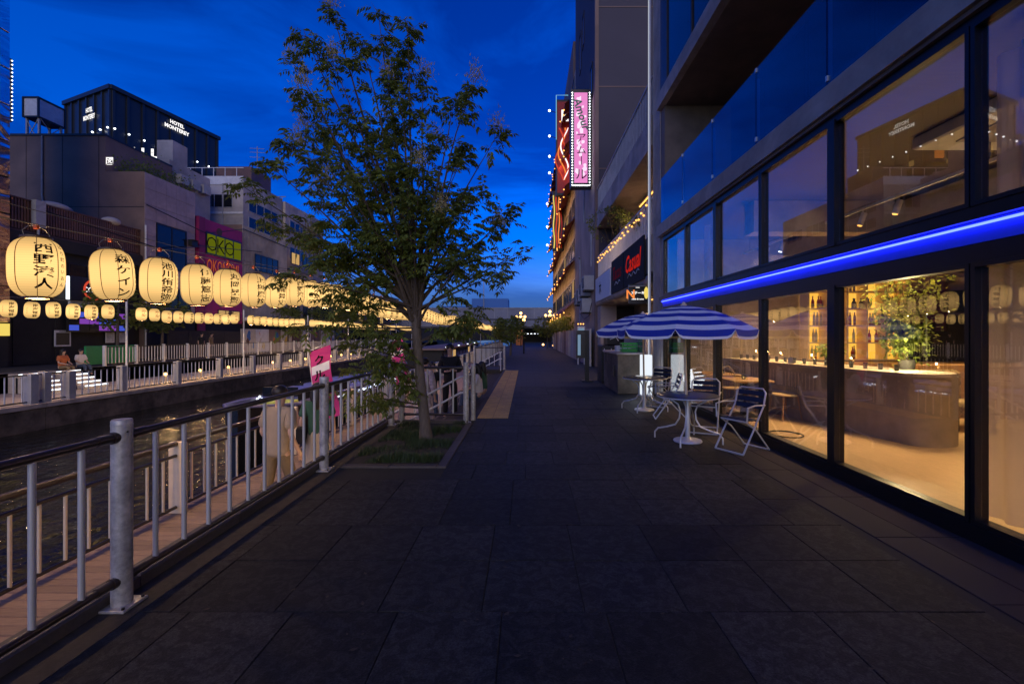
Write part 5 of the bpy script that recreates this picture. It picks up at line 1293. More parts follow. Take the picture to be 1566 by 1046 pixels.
q = MB(); q.lathe([(.022, 0), (.028, .005), (.036, .1), (.034, .1), (.026, .01), (0, .01)], n=12); gl_me = q.mesh('tumbler', 'pane_far', smooth=True)
for i in range(16):
    t = .1+.85*i/15; x = 4.75+.35*t+.34*t*t+.2; o = inst(gl_me, 'tumbler', (x, 11-4.35*t, 1.051), None, label='drinking glass on the bar top, %s from the far end' % ORD[i], cat='glass', group='glasses along the bar')
# bar plant
bp = empty('bar_plant', (6.06, 7.25, 1.05), 'tall lit green potted tree standing on the bar', 'plant')
k = MB(); k.lathe([(0, 1.05), (.10, 1.05), (.12, 1.2), (.11, 1.2), (.10, 1.19), (0, 1.19)], (6.06, 7.25, 0), 16); k.build('pot', 'pot', bp, smooth=True)
rr_ = random.Random(29); k = MB(); lf = MB()
for i in range(16):
    a = rr_.uniform(0, 6.28); hh = rr_.uniform(.35, 1.55); sp = rr_.uniform(.08, .36); b0 = Vector((6.06, 7.25, 1.18)); b2 = b0+Vector((sp*math.cos(a), sp*math.sin(a), hh)); b1 = b0+Vector((sp*.25*math.cos(a), sp*.25*math.sin(a), hh*.6)); k.tube([b0, b1, b2], [.012, .008, .003], 5)
    for j in range(190):
        t = rr_.uniform(.25, 1.05); p = b0.lerp(b1, min(1, t*1.6)) if t < .6 else b1.lerp(b2, (t-.6)/.4)
        p = p+Vector((rr_.gauss(0, .13), rr_.gauss(0, .13), rr_.gauss(0, .10))); d = Vector((rr_.gauss(0, 1), rr_.gauss(0, 1), rr_.gauss(-.3, .6))).normalized(); w = d.cross(Vector((0, 0, 1))).normalized(); l = rr_.uniform(.06, .12)
        lf.add([p, p+d*l*.5+w*l*.26, p+d*l, p+d*l*.5-w*l*.26], [(0, 1, 2, 3)])
k.build('stem', 'twig', bp); lf.build('foliage', 'leaf_inside', bp, kind='stuff')
ul = bpy.data.lights.new('plant_uplight', 'POINT'); ul.energy = 60; ul.color = (1, .75, .35); ul.shadow_soft_size = .05; uo = bpy.data.objects.new('plant_uplight', ul); COL.objects.link(uo); uo.location = (5.75, 6.9, 1.3)
bp2 = empty('small_plant', (5.55, 8.3, 1.05), 'small dark pot with a low plant beside the bar tree', 'plant')
k = MB(); k.lathe([(0, 1.051), (.08, 1.051), (.11, 1.25), (0, 1.24)], (5.55, 8.3, 0), 14); k.build('pot', 'pot', bp2, smooth=True); k = MB(); leafy(k, (5.55, 8.3, 1.33), .2, .14, 160, .09, rr_); k.build('foliage', 'leaf_inside', bp2, kind='stuff')
# curtains
def curtain(x, y0, y1, z0, z1, lab, ph=0):
    k = MB(); n = int((y1-y0)/.025); vs = []
    for i in range(n+1):
        yy = y0+(y1-y0)*i/n; xx = x+.035*math.sin(yy*31+ph)+.015*math.sin(yy*13+1+ph); vs += [(xx, yy, z0), (xx+.01*math.sin(yy*9), yy, z1)]
    k.add(vs, [(2*i, 2*i+2, 2*i+3, 2*i+1) for i in range(n)]); k.build('curtain', 'sheer_curtain', smooth=True, label=lab, cat='curtain', group='pale curtains in the shop')
m = mat('sheer_curtain', (.66, .58, .52), .9, var=.06, scale=3)
t = m.node_tree; tl = t.nodes.new('ShaderNodeBsdfTranslucent'); tl.inputs[0].default_value = (.62, .54, .46, 1); tp_ = t.nodes.new('ShaderNodeBsdfTransparent'); mx1 = t.nodes.new('ShaderNodeMixShader'); mx1.inputs[0].default_value = .5; mx2 = t.nodes.new('ShaderNodeMixShader'); mx2.inputs[0].default_value = .22
t.links.new(t.nodes['Principled BSDF'].outputs[0], mx1.inputs[1]); t.links.new(tl.outputs[0], mx1.inputs[2]); t.links.new(mx1.outputs[0], mx2.inputs[1]); t.links.new(tp_.outputs[0], mx2.inputs[2]); t.links.new(mx2.outputs[0], t.nodes['Material Output'].inputs[0])
curtain(3.85, .2, 3.82, .1, 2.75, 'pale sheer curtain hanging behind the nearest lower window')
curtain(3.9, .2, 3.8, 2.76, 3.9, 'pale curtain hanging behind the nearest upper window', 2)
curtain(3.9, 9.7, 10.0, 2.6, 3.95, 'narrow pale curtain gathered at the far upper window', 1)
curtain(3.85, 11.0, 11.4, .1, 2.2, 'narrow pale curtain at the far corner of the shop', 3)
# inside tables and rattan chairs
def in_table(x, yy, lab):
    r = empty('wooden_table', (x, yy, .02), lab, 'table', 'wooden tables in the shop')
    k = MB(); k.bbox(x-.38, x+.38, yy-.42, yy+.42, .70, .74, .008); k.build('table_top', 'wood', r); k = MB(); k.box(x-.05, x+.05, yy-.05, yy+.05, .045, .699); k.build('leg', 'black_frame', r); k = MB(); k.bbox(x-.24, x+.24, yy-.24, yy+.24, .021, .045, .004); k.build('base', 'black_frame', r)
in_table(4.25, 8.9, 'wooden table on a black foot just inside the middle window'); in_table(4.25, 10.2, 'wooden table further inside behind the white umbrella pole')
def rattan_chair():
    r = empty('rattan_chair', (0, 0, 0), 'pale rattan chair with a round spindle back', 'chair', 'rattan chairs in the shop')
    k = MB(); k.lathe([(0, .44), (.21, .435), (.225, .455), (.21, .475), (0, .47)], n=18); k.build('seat', 'rattan', r, smooth=True)
    k = MB(); pts = [(.20*math.cos(a)*1.0, .17+.05*math.sin(a), .46+.44*math.sin(a)) for a in [PI*i/14 for i in range(15)]]; k.tube(pts, .014, 7); k.build('back_hoop', 'rattan', r, smooth=True)
    for i in range(7):
        x = -.15+.05*i; h = .44*math.sqrt(max(0, 1-(x/.2)**2)); k = MB(); k.tube([(x, .18, .46), (x, .17+.05*h/.44, .46+h)], .006, 5); k.build('spindle', 'rattan', r)
    for sx in (-1, 1):
        for sy in (-1, 1): k = MB(); k.tube([(sx*.15, sy*.15, .44), (sx*.2, sy*.2, 0)], [.016, .012], 7); k.build('leg', 'wood', r, smooth=True)
    k = MB(); k.tube([(-.18, -.18, .2), (.18, -.18, .2)], .009, 5); k.tube([(-.18, .18, .2), (.18, .18, .2)], .009, 5); k.build('stretcher', 'wood', r)
    return r
ch0 = rattan_chair()
for i, (x, yy, rz, lab) in enumerate(((4.85, 8.55, -80, 'rattan chair nearest the bar front, seen whole through the window'), (4.9, 9.5, -95, 'rattan chair at the far side of the first wooden table'), (4.85, 10.3, -90, 'rattan chair at the farther wooden table'), (4.3, 9.55, 0, 'rattan chair between the two wooden tables'))):
    o = ch0 if i == 0 else copy_tree(ch0)
    o.location = (x, yy, .021); o.rotation_euler.z = R(rz); o['label'] = lab
mt_ = empty('floor_cable', (4.3, 6.9, .02), 'dark cable lying in a loop on the shop floor', 'cable'); k = MB(); k.tube([(4.1+.35*math.cos(a)*(.6+.1*a/6), 7.2+.25*math.sin(a), .03) for a in [i*.4 for i in range(26)]], .012, 5); k.build('cable', 'black', mt_)
# stool and leopard chair behind the bar end
lc = empty('patterned_chair', (7.35, 7.6, .02), 'dark patterned lounge chair half hidden behind the bar end', 'chair')
mat('pattern_cloth', (.30, .22, .12), .9, var=.9, scale=22)
k = MB(); k.bbox(7.0, 7.7, 7.4, 8.05, .25, .48, .05); k.build('seat', 'pattern_cloth', lc); k = MB(); k.bbox(7.0, 7.7, 8.06, 8.22, .3, .98, .06); k.build('backrest', 'pattern_cloth', lc)
for x in (7.05, 7.65):
    for yy in (7.45, 8.1): B('leg', 'black', (x-.02, x+.02, yy-.02, yy+.02, .021, .249), lc)

# ================================================================== FURNITURE OUTSIDE
def bistro_table(loc, label):
    r = empty('round_table', loc, label, 'table', 'round tables under the umbrellas')
    x, yy, _ = loc
    k = MB(); k.lathe([(.03, .685), (.43, .685), (.445, .692), (.445, .702), (.43, .706), (.03, .706), (.03, .685)], (x, yy, 0), 40); k.build('table_top', 'tabletop', r, smooth=True)
    k = MB(); k.tube([(x+.442*math.cos(a), yy+.442*math.sin(a), .680) for a in [i*2*PI/40 for i in range(40)]], .010, 6, closed=True); k.build('rim', 'alu', r, smooth=True)
    k = MB(); k.lathe([(0, .001), (.20, .001), (.21, .012), (.20, .03), (.06, .05), (.035, .07), (.035, .40), (.03, .42), (.03, .684)], (x, yy, 0), 24); k.build('base', 'alu', r, smooth=True)
    for i in range(4):
        a = PI/4+i*PI/2+.25; c, s = math.cos(a), math.sin(a)
        prof = [(.30, .68), (.27, .63), (.14, .55), (.11, .46), (.12, .34), (.18, .24), (.32, .19), (.44, .16), (.49, .10), (.49, .01)]
        k = MB(); k.tube([(x+c*p, yy+s*p, z) for p, z in prof], .0125, 8); k.build('leg', 'alu', r, smooth=True)
    return r
bistro_table((2.42, 6.83, 0), 'round black table with curled metal legs under the front umbrella')
bistro_table((2.50, 9.65, 0), 'round black table with curled metal legs under the rear umbrella')
def umbrella(loc, label, tilt, ph):
    r = empty('umbrella', loc, label, 'umbrella', 'blue and white striped umbrellas')
    x, yy, _ = loc
    dx, dy = tilt
    k = MB(); k.tube([(x, yy, .05), (x+dx, yy+dy, 2.03)], .019, 12); k.build('pole', 'cream_paint', r, smooth=True)
    top = Vector((x+dx, yy+dy, 2.04)); NP = 8; Rr = 1.0; zr = -.36
    nb_ = 9
    def pt(t, f, a0):      # t radial 0..1, f across a panel 0..1
        a = a0+f*2*PI/NP; rr = Rr*t
        chord = math.cos(PI/NP)/math.cos((f-.5)*2*PI/NP)
        sag = -.018*math.sin(PI*f)*t*t
        return top+Vector((rr*chord*math.cos(a), rr*chord*math.sin(a), zr*(t**1.18)+sag+.045*math.sin(PI*t)))
    for i in range(NP):
        a0 = ph+i*2*PI/NP; k = MB(); nf = 8
        for b in range(nb_):
            t0, t1 = b/nb_, (b+1)/nb_; k.cur = 1-b % 2
            vs = []
            for s in range(3):
                for f in range(nf+1): vs.append(pt(t0+(t1-t0)*s/2, f/nf, a0))
            k.add(vs, [(s*(nf+1)+f, s*(nf+1)+f+1, (s+1)*(nf+1)+f+1, (s+1)*(nf+1)+f) for s in range(2) for f in range(nf)])
        k.build('canopy_panel', ['stripe_blue', 'stripe_white'], r, smooth=True)
        # scalloped valance: blue above, white hem
        k = MB(); vs = []
        for f in range(nf*2+1):
            ff = f/(nf*2); p = pt(1, ff, a0); e = min(ff, 1-ff); d = .125*min(1, (e/.09)**.6) if e > 0 else 0.012; sw = Vector((p.x-top.x, p.y-top.y, 0)).normalized()*.012
            vs += [p, p+sw+Vector((0, 0, -max(.01, d*.72))), p+sw*1.3+Vector((0, 0, -max(.014, d)))]
        k.cur = 0; n = nf*2
        k.add(vs, [(f*3, f*3+3, f*3+4, f*3+1) for f in range(n)]); m0 = len(k.f)
        k.cur = 1; k.f += [(f*3+1, f*3+4, f*3+5, f*3+2) for f in range(n)]; k.mi += [1]*n
        k.build('valance', ['stripe_blue', 'stripe_white'], r, smooth=True)
        k = MB(); k.tube([pt(t, 0, a0)+Vector((0, 0, -.012)) for t in (.03, .3, .6, 1)], .006, 5); k.tube([top+Vector((0, 0, -.33)), pt(.5, 0, a0)+Vector((0, 0, -.012))], .005, 5); k.build('rib', 'alu', r)
    k = MB(); k.lathe([(0, .055), (.02, .05), (.025, .03), (.05, .012), (.03, -.01), (0, -.01)], top, 12); k.build('finial', 'cream_paint', r, smooth=True)
    return r
umbrella((2.42, 6.83, 0), 'front blue and white striped umbrella with a scalloped edge', (-.05, .03), .35)
umbrella((2.50, 9.65, 0), 'rear blue and white striped umbrella, half hidden by the front one', (-.03, .0), .1)
def folding_chair():
    r = empty('folding_chair', (0, 0, 0), 'chair', 'chair', 'folding chairs around the outdoor tables')
    # chair looks towards -y; x is its width
    w = .22
    k = MB(); pts = [(-w, -.25, .012), (-w, .02, .40), (-w, .17, .62), (-w, .22, .80), (-w+.05, .235, .85), (w-.05, .235, .85), (w, .22, .80), (w, .17, .62), (w, .02, .40), (w, -.25, .012)]
    k.tube(pts, .0125, 8); k.tube([(-w, -.25, .012), (w, -.25, .012)], .0125, 8); k.build('front_frame', 'alu', r, smooth=True)
    w2 = .195
    k = MB(); k.tube([(-w2, .33, .012), (-w2, .05, .30), (-w2, -.16, .43), (w2, -.16, .43), (w2, .05, .30), (w2, .33, .012), (-w2, .33, .012)], .0115, 8); k.build('rear_frame', 'alu', r, smooth=True)
    for s_ in (-1, 1):
        k = MB(); k.tube([(s_*.24, .17, .64), (s_*.25, -.05, .65), (s_*.25, -.2, .63), (s_*.24, -.2, .44)], .011, 7); k.build('arm', 'alu', r, smooth=True)
    for i in range(5):
        yy = -.17+i*.075; k = MB(); k.bbox(-.185, .185, yy, yy+.058, .445-.008*i, .458-.008*i, .004); k.build('seat_slat', 'navy', r)
    for i in range(3):
        z = .58+i*.085; yy = .15+.06*i/2+.01; k = MB(); k.bbox(-.20, .20, yy, yy+.014, z, z+.065, .004); k.build('back_slat', 'navy', r)
    return r
fc = folding_chair()
for i, (x, yy, rz, lab) in enumerate(((2.98, 6.32, -62, 'folding chair with dark slats seen side on, nearest the camera'), (2.95, 7.55, -28, 'folding chair behind the front table, by the glass'), (2.72, 8.75, -100, 'dark folding chair between the two tables'), (2.98, 10.25, -38, 'folding chair with a rounded metal back at the rear table'))):
    o = fc if i == 0 else copy_tree(fc)
    o.location = (x, yy, .002); o.rotation_euler.z = R(rz); o['label'] = lab

for (x, yy, lab) in ((5.25, 7.9, 'small white card standing on the bar near the plant'), (5.05, 8.8, 'small white card standing on the bar above the rattan chair')):
    k = MB(); k.add([(x, yy, 1.051), (x+.01, yy-.12, 1.051), (x+.03, yy-.12, 1.17), (x+.02, yy, 1.17), (x+.05, yy, 1.051), (x+.06, yy-.12, 1.051)], [(0, 1, 2, 3), (3, 2, 5, 4)]); k.build('menu_card', 'board_white', label=lab, cat='menu')
for i, (x, yy) in enumerate(((4.2, 8.8), (4.35, 10.1))):
    r0_ = empty('candle_glass', (x, yy, .741), 'small candle glass on the %s wooden table' % ('nearer', 'farther')[i], 'candle')
    k = MB(); k.lathe([(0, .741), (.035, .741), (.04, .82), (.036, .82), (.032, .75), (0, .75)], (x, yy, 0), 12); k.build('glass', 'pane_far', r0_, smooth=True); k = MB(); k.sphere((x, yy, .775), .014, .014, .02, 8, 6); k.build('flame', 'warm_lamp', r0_)
# ================================================================== BIG TREE
bt_ = empty('path_tree', (-1.54, 6.83, 0), 'large slender leafy tree with feathery leaves in the planting pit', 'tree')
PX = 6.83/696
def tp3(px, py, dy=0.): return Vector((-1.54+(px-648)*PX, 6.83+dy, 1.6+(512-py)*PX))
rt = random.Random(77)
k = MB()
k.tube([(-1.50, 6.83, 0), (-1.52, 6.83, .25), (-1.58, 6.84, .8), (-1.63, 6.85, 1.3), (-1.66, 6.86, 1.75), (-1.66, 6.86, 2.0), (-1.66, 6.86, 2.4)], [.115, .082, .072, .068, .07, .07, .03], 14)
k.build('trunk', 'bark', bt_, smooth=True)
fork = Vector((-1.66, 6.86, 2.0))
tips = [(497, 8), (472, 60), (440, 92), (570, 18), (548, 60), (625, 38), (605, 80), (650, 120), (590, 120), (520, 110), (420, 185), (455, 160), (412, 250), (430, 215), (470, 235), (505, 180), (560, 170), (620, 170), (700, 158), (735, 172), (690, 215), (762, 212), (720, 240),
        (655, 210), (600, 230), (545, 240), (385, 330), (400, 300), (430, 345), (470, 300), (778, 322), (742, 300), (700, 290), (800, 380), (770, 425), (725, 345), (660, 285), (610, 300), (560, 310), (505, 290), (440, 390), (480, 365), (520, 350), (760, 345), (690, 350), (640, 330), (585, 350), (500, 405), (470, 430), (690, 405), (735, 395), (550, 400)]
br = MB(); lv = MB(); pale = MB(); bl_ = MB()
def compound_leaf(mb, p, d, L_, rr):
    d = d.normalized(); side = d.cross(Vector((0, 0, 1)))
    side = side.normalized() if side.length > .05 else Vector((1, 0, 0)); up = side.cross(d).normalized()
    n = rr.randint(4, 5); droop = rr.uniform(.25, .7)
    prev = p
    for j in range(1, n+1):
        t = j/n; c = p+d*(L_*t)-Vector((0, 0, 1))*(droop*L_*t*t*.6)
        ax = (c-prev).normalized(); prev = c
        for s in ((-1, 1) if j < n else (-1, 0, 1)):
            dd = (ax*.55+side*s*.9-Vector((0, 0, 1))*rr.uniform(.15, .75)+up*rr.uniform(-.2, .2)).normalized() if s else (ax-Vector((0, 0, .4))).normalized()
            l = rr.uniform(.065, .115); w = dd.cross(up); w = w.normalized() if w.length > .05 else side
            w = (w+up*rr.uniform(-.6, .6)).normalized()*l*.19
            m = c+dd*l*.45
            mb.add([c, m+w, c+dd*l-Vector((0, 0, l*.12)), m-w], [(0, 1, 2, 3)])
nleaf = 0
for (px, py) in tips:
    dy = rt.uniform(-.95, .95)*(.3 if py < 130 else 1)*(.55 if px < 420 or px > 755 else 1)
    tip = tp3(px, py, dy); tip.z += max(0, dy)*.45*(tip.z-2)/4
    hgt = tip.z-fork.z
    c1 = fork.lerp(tip, .35)+Vector((0, 0, .22*abs(hgt)))*(.4 if abs(px-640) > 60 else .1)+Vector((rt.uniform(-.1, .1), rt.uniform(-.1, .1), 0))
    st_ = fork+Vector((rt.uniform(-.06, .06), rt.uniform(-.06, .06), rt.uniform(-.3, .3)))
    pts = []
    for j in range(12):
        t = j/11; pts.append(st_*(1-t)**2+c1*2*t*(1-t)+tip*t*t+Vector((noise.noise((px*.1, t*3, 1)), noise.noise((px*.1, t*3, 5)), 0))*.07*t)
    Ls = (tip-st_).length
    br.tube(pts, [max(.0035, (.014+.006*Ls)*(1-.9*j/11)) for j in range(12)], 6)
    # side twigs with leaves along the outer part
    nt_ = int(5+Ls*2.7)
    for j in range(nt_):
        t = rt.uniform(.34, 1.0) if Ls > 1.6 else rt.uniform(.25, 1)
        f = t*11; a = pts[int(min(10, f))].lerp(pts[int(min(10, f))+1], f-int(min(10, f)))
        ax = (pts[min(11, int(f)+1)]-pts[max(0, int(f)-1)]).normalized()
        ang = rt.uniform(0, 2*PI); o = ax.orthogonal().normalized(); q2 = ax.cross(o); out = (o*math.cos(ang)+q2*math.sin(ang))
        tl_ = rt.uniform(.15, .36)*(1.15-.5*t); dd = (out*.8+ax*.75+Vector((0, 0, .1))).normalized(); e = a+dd*tl_
        br.tube([a, a+dd*tl_*.5+Vector((0, 0, .01)), e], [.004, .003, .0015], 4, cap=False)
        for q_ in range(rt.randint(3, 5)):
            u = rt.uniform(.2, 1); b = a.lerp(e, u); ld = (dd*.5+Vector((rt.gauss(0, .7), rt.gauss(0, .7), rt.gauss(.0, .35)))).normalized()
            compound_leaf(lv, b, ld, rt.uniform(.13, .22), rt); nleaf += 1
    for q_ in range(7):
        ld = Vector((rt.gauss(0, .8), rt.gauss(0, .8), rt.uniform(-.1, .7))).normalized(); compound_leaf(lv, tip-Vector((0, 0, rt.uniform(0, .15))), ld, rt.uniform(.12, .2), rt)
    # pale young flower plumes at many tips
    if rt.random() < .45:
        for q_ in range(170):
            z = abs(rt.gauss(0, .13)); p = tip+Vector((rt.gauss(0, .07)*(1-z*1.5), rt.gauss(0, .07)*(1-z*1.5), .02+z)); d = Vector((rt.gauss(0, .6), rt.gauss(0, .6), .8)).normalized(); w = d.orthogonal().normalized()*.007; l = rt.uniform(.03, .06)
            pale.add([p-w, p+w, p+d*l], [(0, 1, 2)])
# low shoots on the trunk
for (px, py, zb) in ((500, 600, .55), (530, 560, .95), (510, 525, 1.2), (570, 605, .5), (575, 540, 1.1), (600, 515, 1.25), (720, 480, 1.4), (745, 490, 1.5), (560, 500, 1.5), (520, 480, 1.6), (735, 470, 1.5), (480, 455, 1.9), (470, 500, 1.7), (620, 580, .6), (600, 560, .9), (540, 455, 1.9)):
    b0 = Vector((-1.60, 6.84, zb)); tip = tp3(px, py, rt.uniform(-.5, .5)); c1 = b0.lerp(tip, .5)+Vector((0, 0, -.02)); pts = [b0*(1-t)**2+c1*2*t*(1-t)+tip*t*t for t in [j/8 for j in range(9)]]
    br.tube(pts, [.016*(1-.85*j/8) for j in range(9)], 6)
    for q_ in range(26):
        t = rt.uniform(.42, 1); f = t*8; a = pts[int(min(7, f))].lerp(pts[int(min(7, f))+1], f-int(min(7, f)))
        a = a+Vector((rt.gauss(0, .07), rt.gauss(0, .09), rt.gauss(0, .05)))
        compound_leaf(lv, a, Vector((rt.gauss(0, .8), rt.gauss(0, .8), rt.gauss(0, .35))), rt.uniform(.12, .2), rt)
br.build('branch', 'twig', bt_, smooth=True); lv.build('crown', 'leaf', bt_); pale.build('flower_plume', 'leaf_pale', bt_, kind='stuff')

# ================================================================== PEOPLE
def skin_mesh(chains, m, name, sub=2):
    """chains: list of lists of (co, radius); equal coordinates are welded into one skeleton"""
    bm = bmesh.new(); lay = bm.verts.layers.skin.verify(); seen = {}
    def vert(c, r):
        key = tuple(round(x, 4) for x in c)
        if key not in seen:
            v = bm.verts.new(c); rr = r if isinstance(r, tuple) else (r, r); v[lay].radius = rr; seen[key] = v
        return seen[key]
    first = None
    for ch in chains:
        prev = None
        for c, r in ch:
            v = vert(c, r)
            if first is None: first = v; v[lay].use_root = True
            if prev is not None and prev is not v and bm.edges.get((prev, v)) is None: bm.edges.new((prev, v))
            prev = v
    me = bpy.data.meshes.new(name); bm.to_mesh(me); bm.free()
    o = bpy.data.objects.new(name, me); COL.objects.link(o); md = o.modifiers.new('s', 'SKIN'); md.use_smooth_shade = True; sd_ = o.modifiers.new('d', 'SUBSURF'); sd_.levels = sub; sd_.render_levels = sub
    bpy.context.view_layer.update(); res = bpy.data.meshes.new_from_object(o.evaluated_get(bpy.context.evaluated_depsgraph_get()))
    bpy.data.objects.remove(o); res.materials.clear(); res.materials.append(M[m]); res.name = name
    res.polygons.foreach_set('use_smooth', [True]*len(res.polygons)); return res
def person(loc, rz, label, pose='stand', top='beige_cloth', bottom='khaki_cloth', hair='short', skirt=None, sleeves='short', s=1.0, bag=False, shoes='black_cloth'):
    """figure looks towards -y before turning"""
    r = empty('person', loc, label, 'person', rz=R(rz)); WL[r.name] = Vector((0, 0, 0))
    V = lambda x, y, z: (x*s, y*s, z*s)
    if pose == 'sit':
        hz = .10; kn = [(-.11, -.42, .14), (.11, -.42, .14)]; an = [(-.12, -.50, -.28), (.12, -.48, -.28)]; toe = [(-.13, -.64, -.33), (.13, -.62, -.33)]; lean = -.06
    elif pose == 'walk':
        hz = .90; kn = [(-.09, -.14, .50), (.10, .05, .49)]; an = [(-.09, -.10, .085), (.10, .30, .12)]; toe = [(-.10, -.26, .03), (.10, .18, .03)]; lean = -.03
    else:
        hz = .90; kn = [(-.10, -.015, .49), (.10, -.02, .49)]; an = [(-.11, .02, .085), (.12, .02, .085)]; toe = [(-.13, -.14, .03), (.14, -.14, .03)]; lean = 0
    P = (0, 0, hz); hip = [(-.095, 0, hz-.03), (.095, 0, hz-.03)]
    sp = (0, lean*.4, hz+.20); ch = (0, lean*.8, hz+.40); nk = (0, lean, hz+.56); hb = (0, lean-.02, hz+.64); hc = (0, lean-.03, hz+.72); ht = (0, lean-.02, hz+.80)
    sh = [(-.17, lean*.9, hz+.49), (.17, lean*.9, hz+.49)]
    if pose == 'sit': el = [(-.23, -.10, hz+.22), (.23, -.12, hz+.22)]; wr = [(-.12, -.33, hz+.15), (.12, -.34, hz+.16)]; hd = [(-.07, -.40, hz+.13), (.06, -.41, hz+.14)]
    elif pose == 'walk': el = [(-.25, .08, hz+.22), (.25, -.02, hz+.22)]; wr = [(-.27, -.05, hz-.02), (.27, -.18, hz+.02)]; hd = [(-.265, -.10, hz-.10), (.265, -.25, hz-.05)]
    elif pose == 'hold': el = [(-.24, .02, hz+.22), (.24, .02, hz+.22)]; wr = [(-.10, -.22, hz+.20), (.12, -.22, hz+.22)]; hd = [(-.03, -.28, hz+.22), (.05, -.28, hz+.25)]
    else: el = [(-.24, .03, hz+.22), (.24, .03, hz+.22)]; wr = [(-.25, -.02, hz-.02), (.25, -.02, hz-.02)]; hd = [(-.25, -.05, hz-.11), (.25, -.05, hz-.11)]
    if hair == 'long' and pose == 'sit': pass
    sc = lambda c: V(*c)
    chains = [[(sc(P), .10*s), (sc(sp), .085*s), (sc(ch), (.11*s, .085*s)), (sc(nk), .05*s), (sc(hb), (.062*s, .07*s)), (sc(hc), (.076*s, .088*s)), (sc(ht), (.055*s, .065*s))]]
    for i in range(2):
        chains.append([(sc(ch), (.11*s, .085*s)), (sc(sh[i]), .05*s), (sc(el[i]), .036*s), (sc(wr[i]), .025*s), (sc(hd[i]), (.034*s, .018*s))])
        chains.append([(sc(P), .10*s), (sc(hip[i]), .078*s), (sc(kn[i]), .052*s), (sc(an[i]), .034*s), (sc(toe[i]), .03*s)])
    me = skin_mesh(chains, 'skin', 'body', 2)
    # fingers, nose and ears belong to the same body mesh
    bm = bmesh.new(); bm.from_mesh(me); add = MB()
    for i in range(2):
        h = Vector(sc(hd[i])); d = (h-Vector(sc(wr[i]))).normalized(); sd = Vector((0, 1, 0)) if abs(d.y) < .7 else Vector((1, 0, 0)); sd = (sd-d*sd.dot(d)).normalized(); inn = d.cross(sd)*(1 if i else -1)
        for f, l in zip((-.024, -.008, .008, .024), (.055, .068, .064, .048)):
            b0 = h+sd*f*s+d*.005; add.tube([b0, b0+d*l*.5*s+inn*.004, b0+d*l*.9*s+inn*.018*s], [.0085*s, .008*s, .006*s], 6)
        b0 = h-d*.03*s+sd*.03*s; add.tube([b0, b0+d*.03*s+sd*.018*s, b0+d*.055*s+sd*.02*s], [.01*s, .009*s, .007*s], 6)
    hcv = Vector(sc(hc)); add.tube([hcv+Vector((0, -.075, .02))*s, hcv+Vector((0, -.098, -.02))*s], [.008*s, .014*s], 6)
    for sx in (-1, 1): add.sphere(hcv+Vector((sx*.078, .012, -.005))*s, .010*s, .02*s, .03*s, 8, 5)
    m2 = add.mesh('body', 'skin', smooth=True); bm.from_mesh(m2); bm.to_mesh(me); bm.free()
    for p_ in me.polygons: p_.use_smooth = True
    b_ = bpy.data.objects.new('body', me); link(b_, r)
    # face
    k = MB()
    for sx in (-1, 1): k.sphere(hcv+Vector((sx*.031, -.083, .012))*s, .011*s, .006*s, .006*s, 8, 5)
    k.build('eyes', 'hair', r); k = MB(); k.sphere(hcv+Vector((0, -.080, -.052))*s, .02*s, .006*s, .005*s, 8, 5); k.build('mouth', 'mural_red', r)
    # hair
    k = MB(); k.sphere(hcv+Vector((0, .022, .035))*s, .094*s, .102*s, .088*s, 16, 10)
    if hair == 'long':
        k.tube([hcv+Vector((0, .055, .03))*s, hcv+Vector((0, .085, -.12))*s, hcv+Vector((0, .08, -.27))*s, hcv+Vector((0, .06, -.40))*s], [.085*s, .085*s, .075*s, .03*s], 10)
        for sx in (-1, 1): k.tube([hcv+Vector((sx*.078, -.01, .03))*s, hcv+Vector((sx*.09, .01, -.12))*s, hcv+Vector((sx*.08, .0, -.26))*s], [.03*s, .03*s, .015*s], 8)
    elif hair == 'bun': k.sphere(hcv+Vector((0, .10, .07))*s, .045*s, n=10, k=7)
    k.build('hair', 'hair', r, smooth=True)
    # clothing
    e = .018
    tc_ = [[(sc((P[0], P[1], P[2]-(.1 if pose != 'sit' else 0))), (.165*s, .135*s)), (sc(P), (.16*s, .13*s)), (sc(sp), (.15*s, .125*s)), (sc(ch), (.155*s, .125*s)), (sc((nk[0], nk[1], nk[2]-.05)), (.072*s, .066*s))]]
    for i in range(2):
        elv = Vector(el[i]); shv = Vector(sh[i]); cuff = shv.lerp(elv, .82) if sleeves == 'short' else elv
        c_ = [(sc(ch), (.155*s, .125*s)), (sc(sh[i]), .082*s), (sc(tuple(cuff)), .078*s)]
        if sleeves == 'long': c_.append((sc(tuple(elv.lerp(Vector(wr[i]), .9))), .045*s))
        tc_.append(c_)
    o = bpy.data.objects.new('shirt', skin_mesh(tc_, top, 'shirt')); link(o, r)
    if skirt:
        k = MB()
        if pose == 'sit': k.tube([sc((0, .02, hz+.06)), sc((0, -.2, hz+.06)), sc((0, -.44, .10)), sc((0, -.50, -.16))], [.13*s, .18*s, .17*s, .17*s], 14)
        else:
            prof = [(.115, hz+.12), (.15, hz), (.19, hz-.25), (.23, hz-.5), (.255, hz-.72), (.25, hz-.72), (.14, hz-.05)]
            k.lathe([(a*s, z*s) for a, z in prof], n=24)
            k.v = [(x*(1+.05*math.sin(7*math.atan2(yv, x))), yv*(1+.05*math.sin(7*math.atan2(yv, x)))*.85, z) for x, yv, z in k.v]
        k.build('skirt', skirt, r, smooth=True)
    else:
        tr = [[(sc((0, 0, hz+.06)), .118*s), (sc(P), .122*s)]]
        for i in range(2):
            anv = Vector(kn[i]).lerp(Vector(an[i]), .93 if bottom != 'jean_short' else .2)
            tr.append([(sc(P), .122*s), (sc(hip[i]), .10*s), (sc(kn[i]), .075*s), (sc(tuple(anv)), .064*s)])
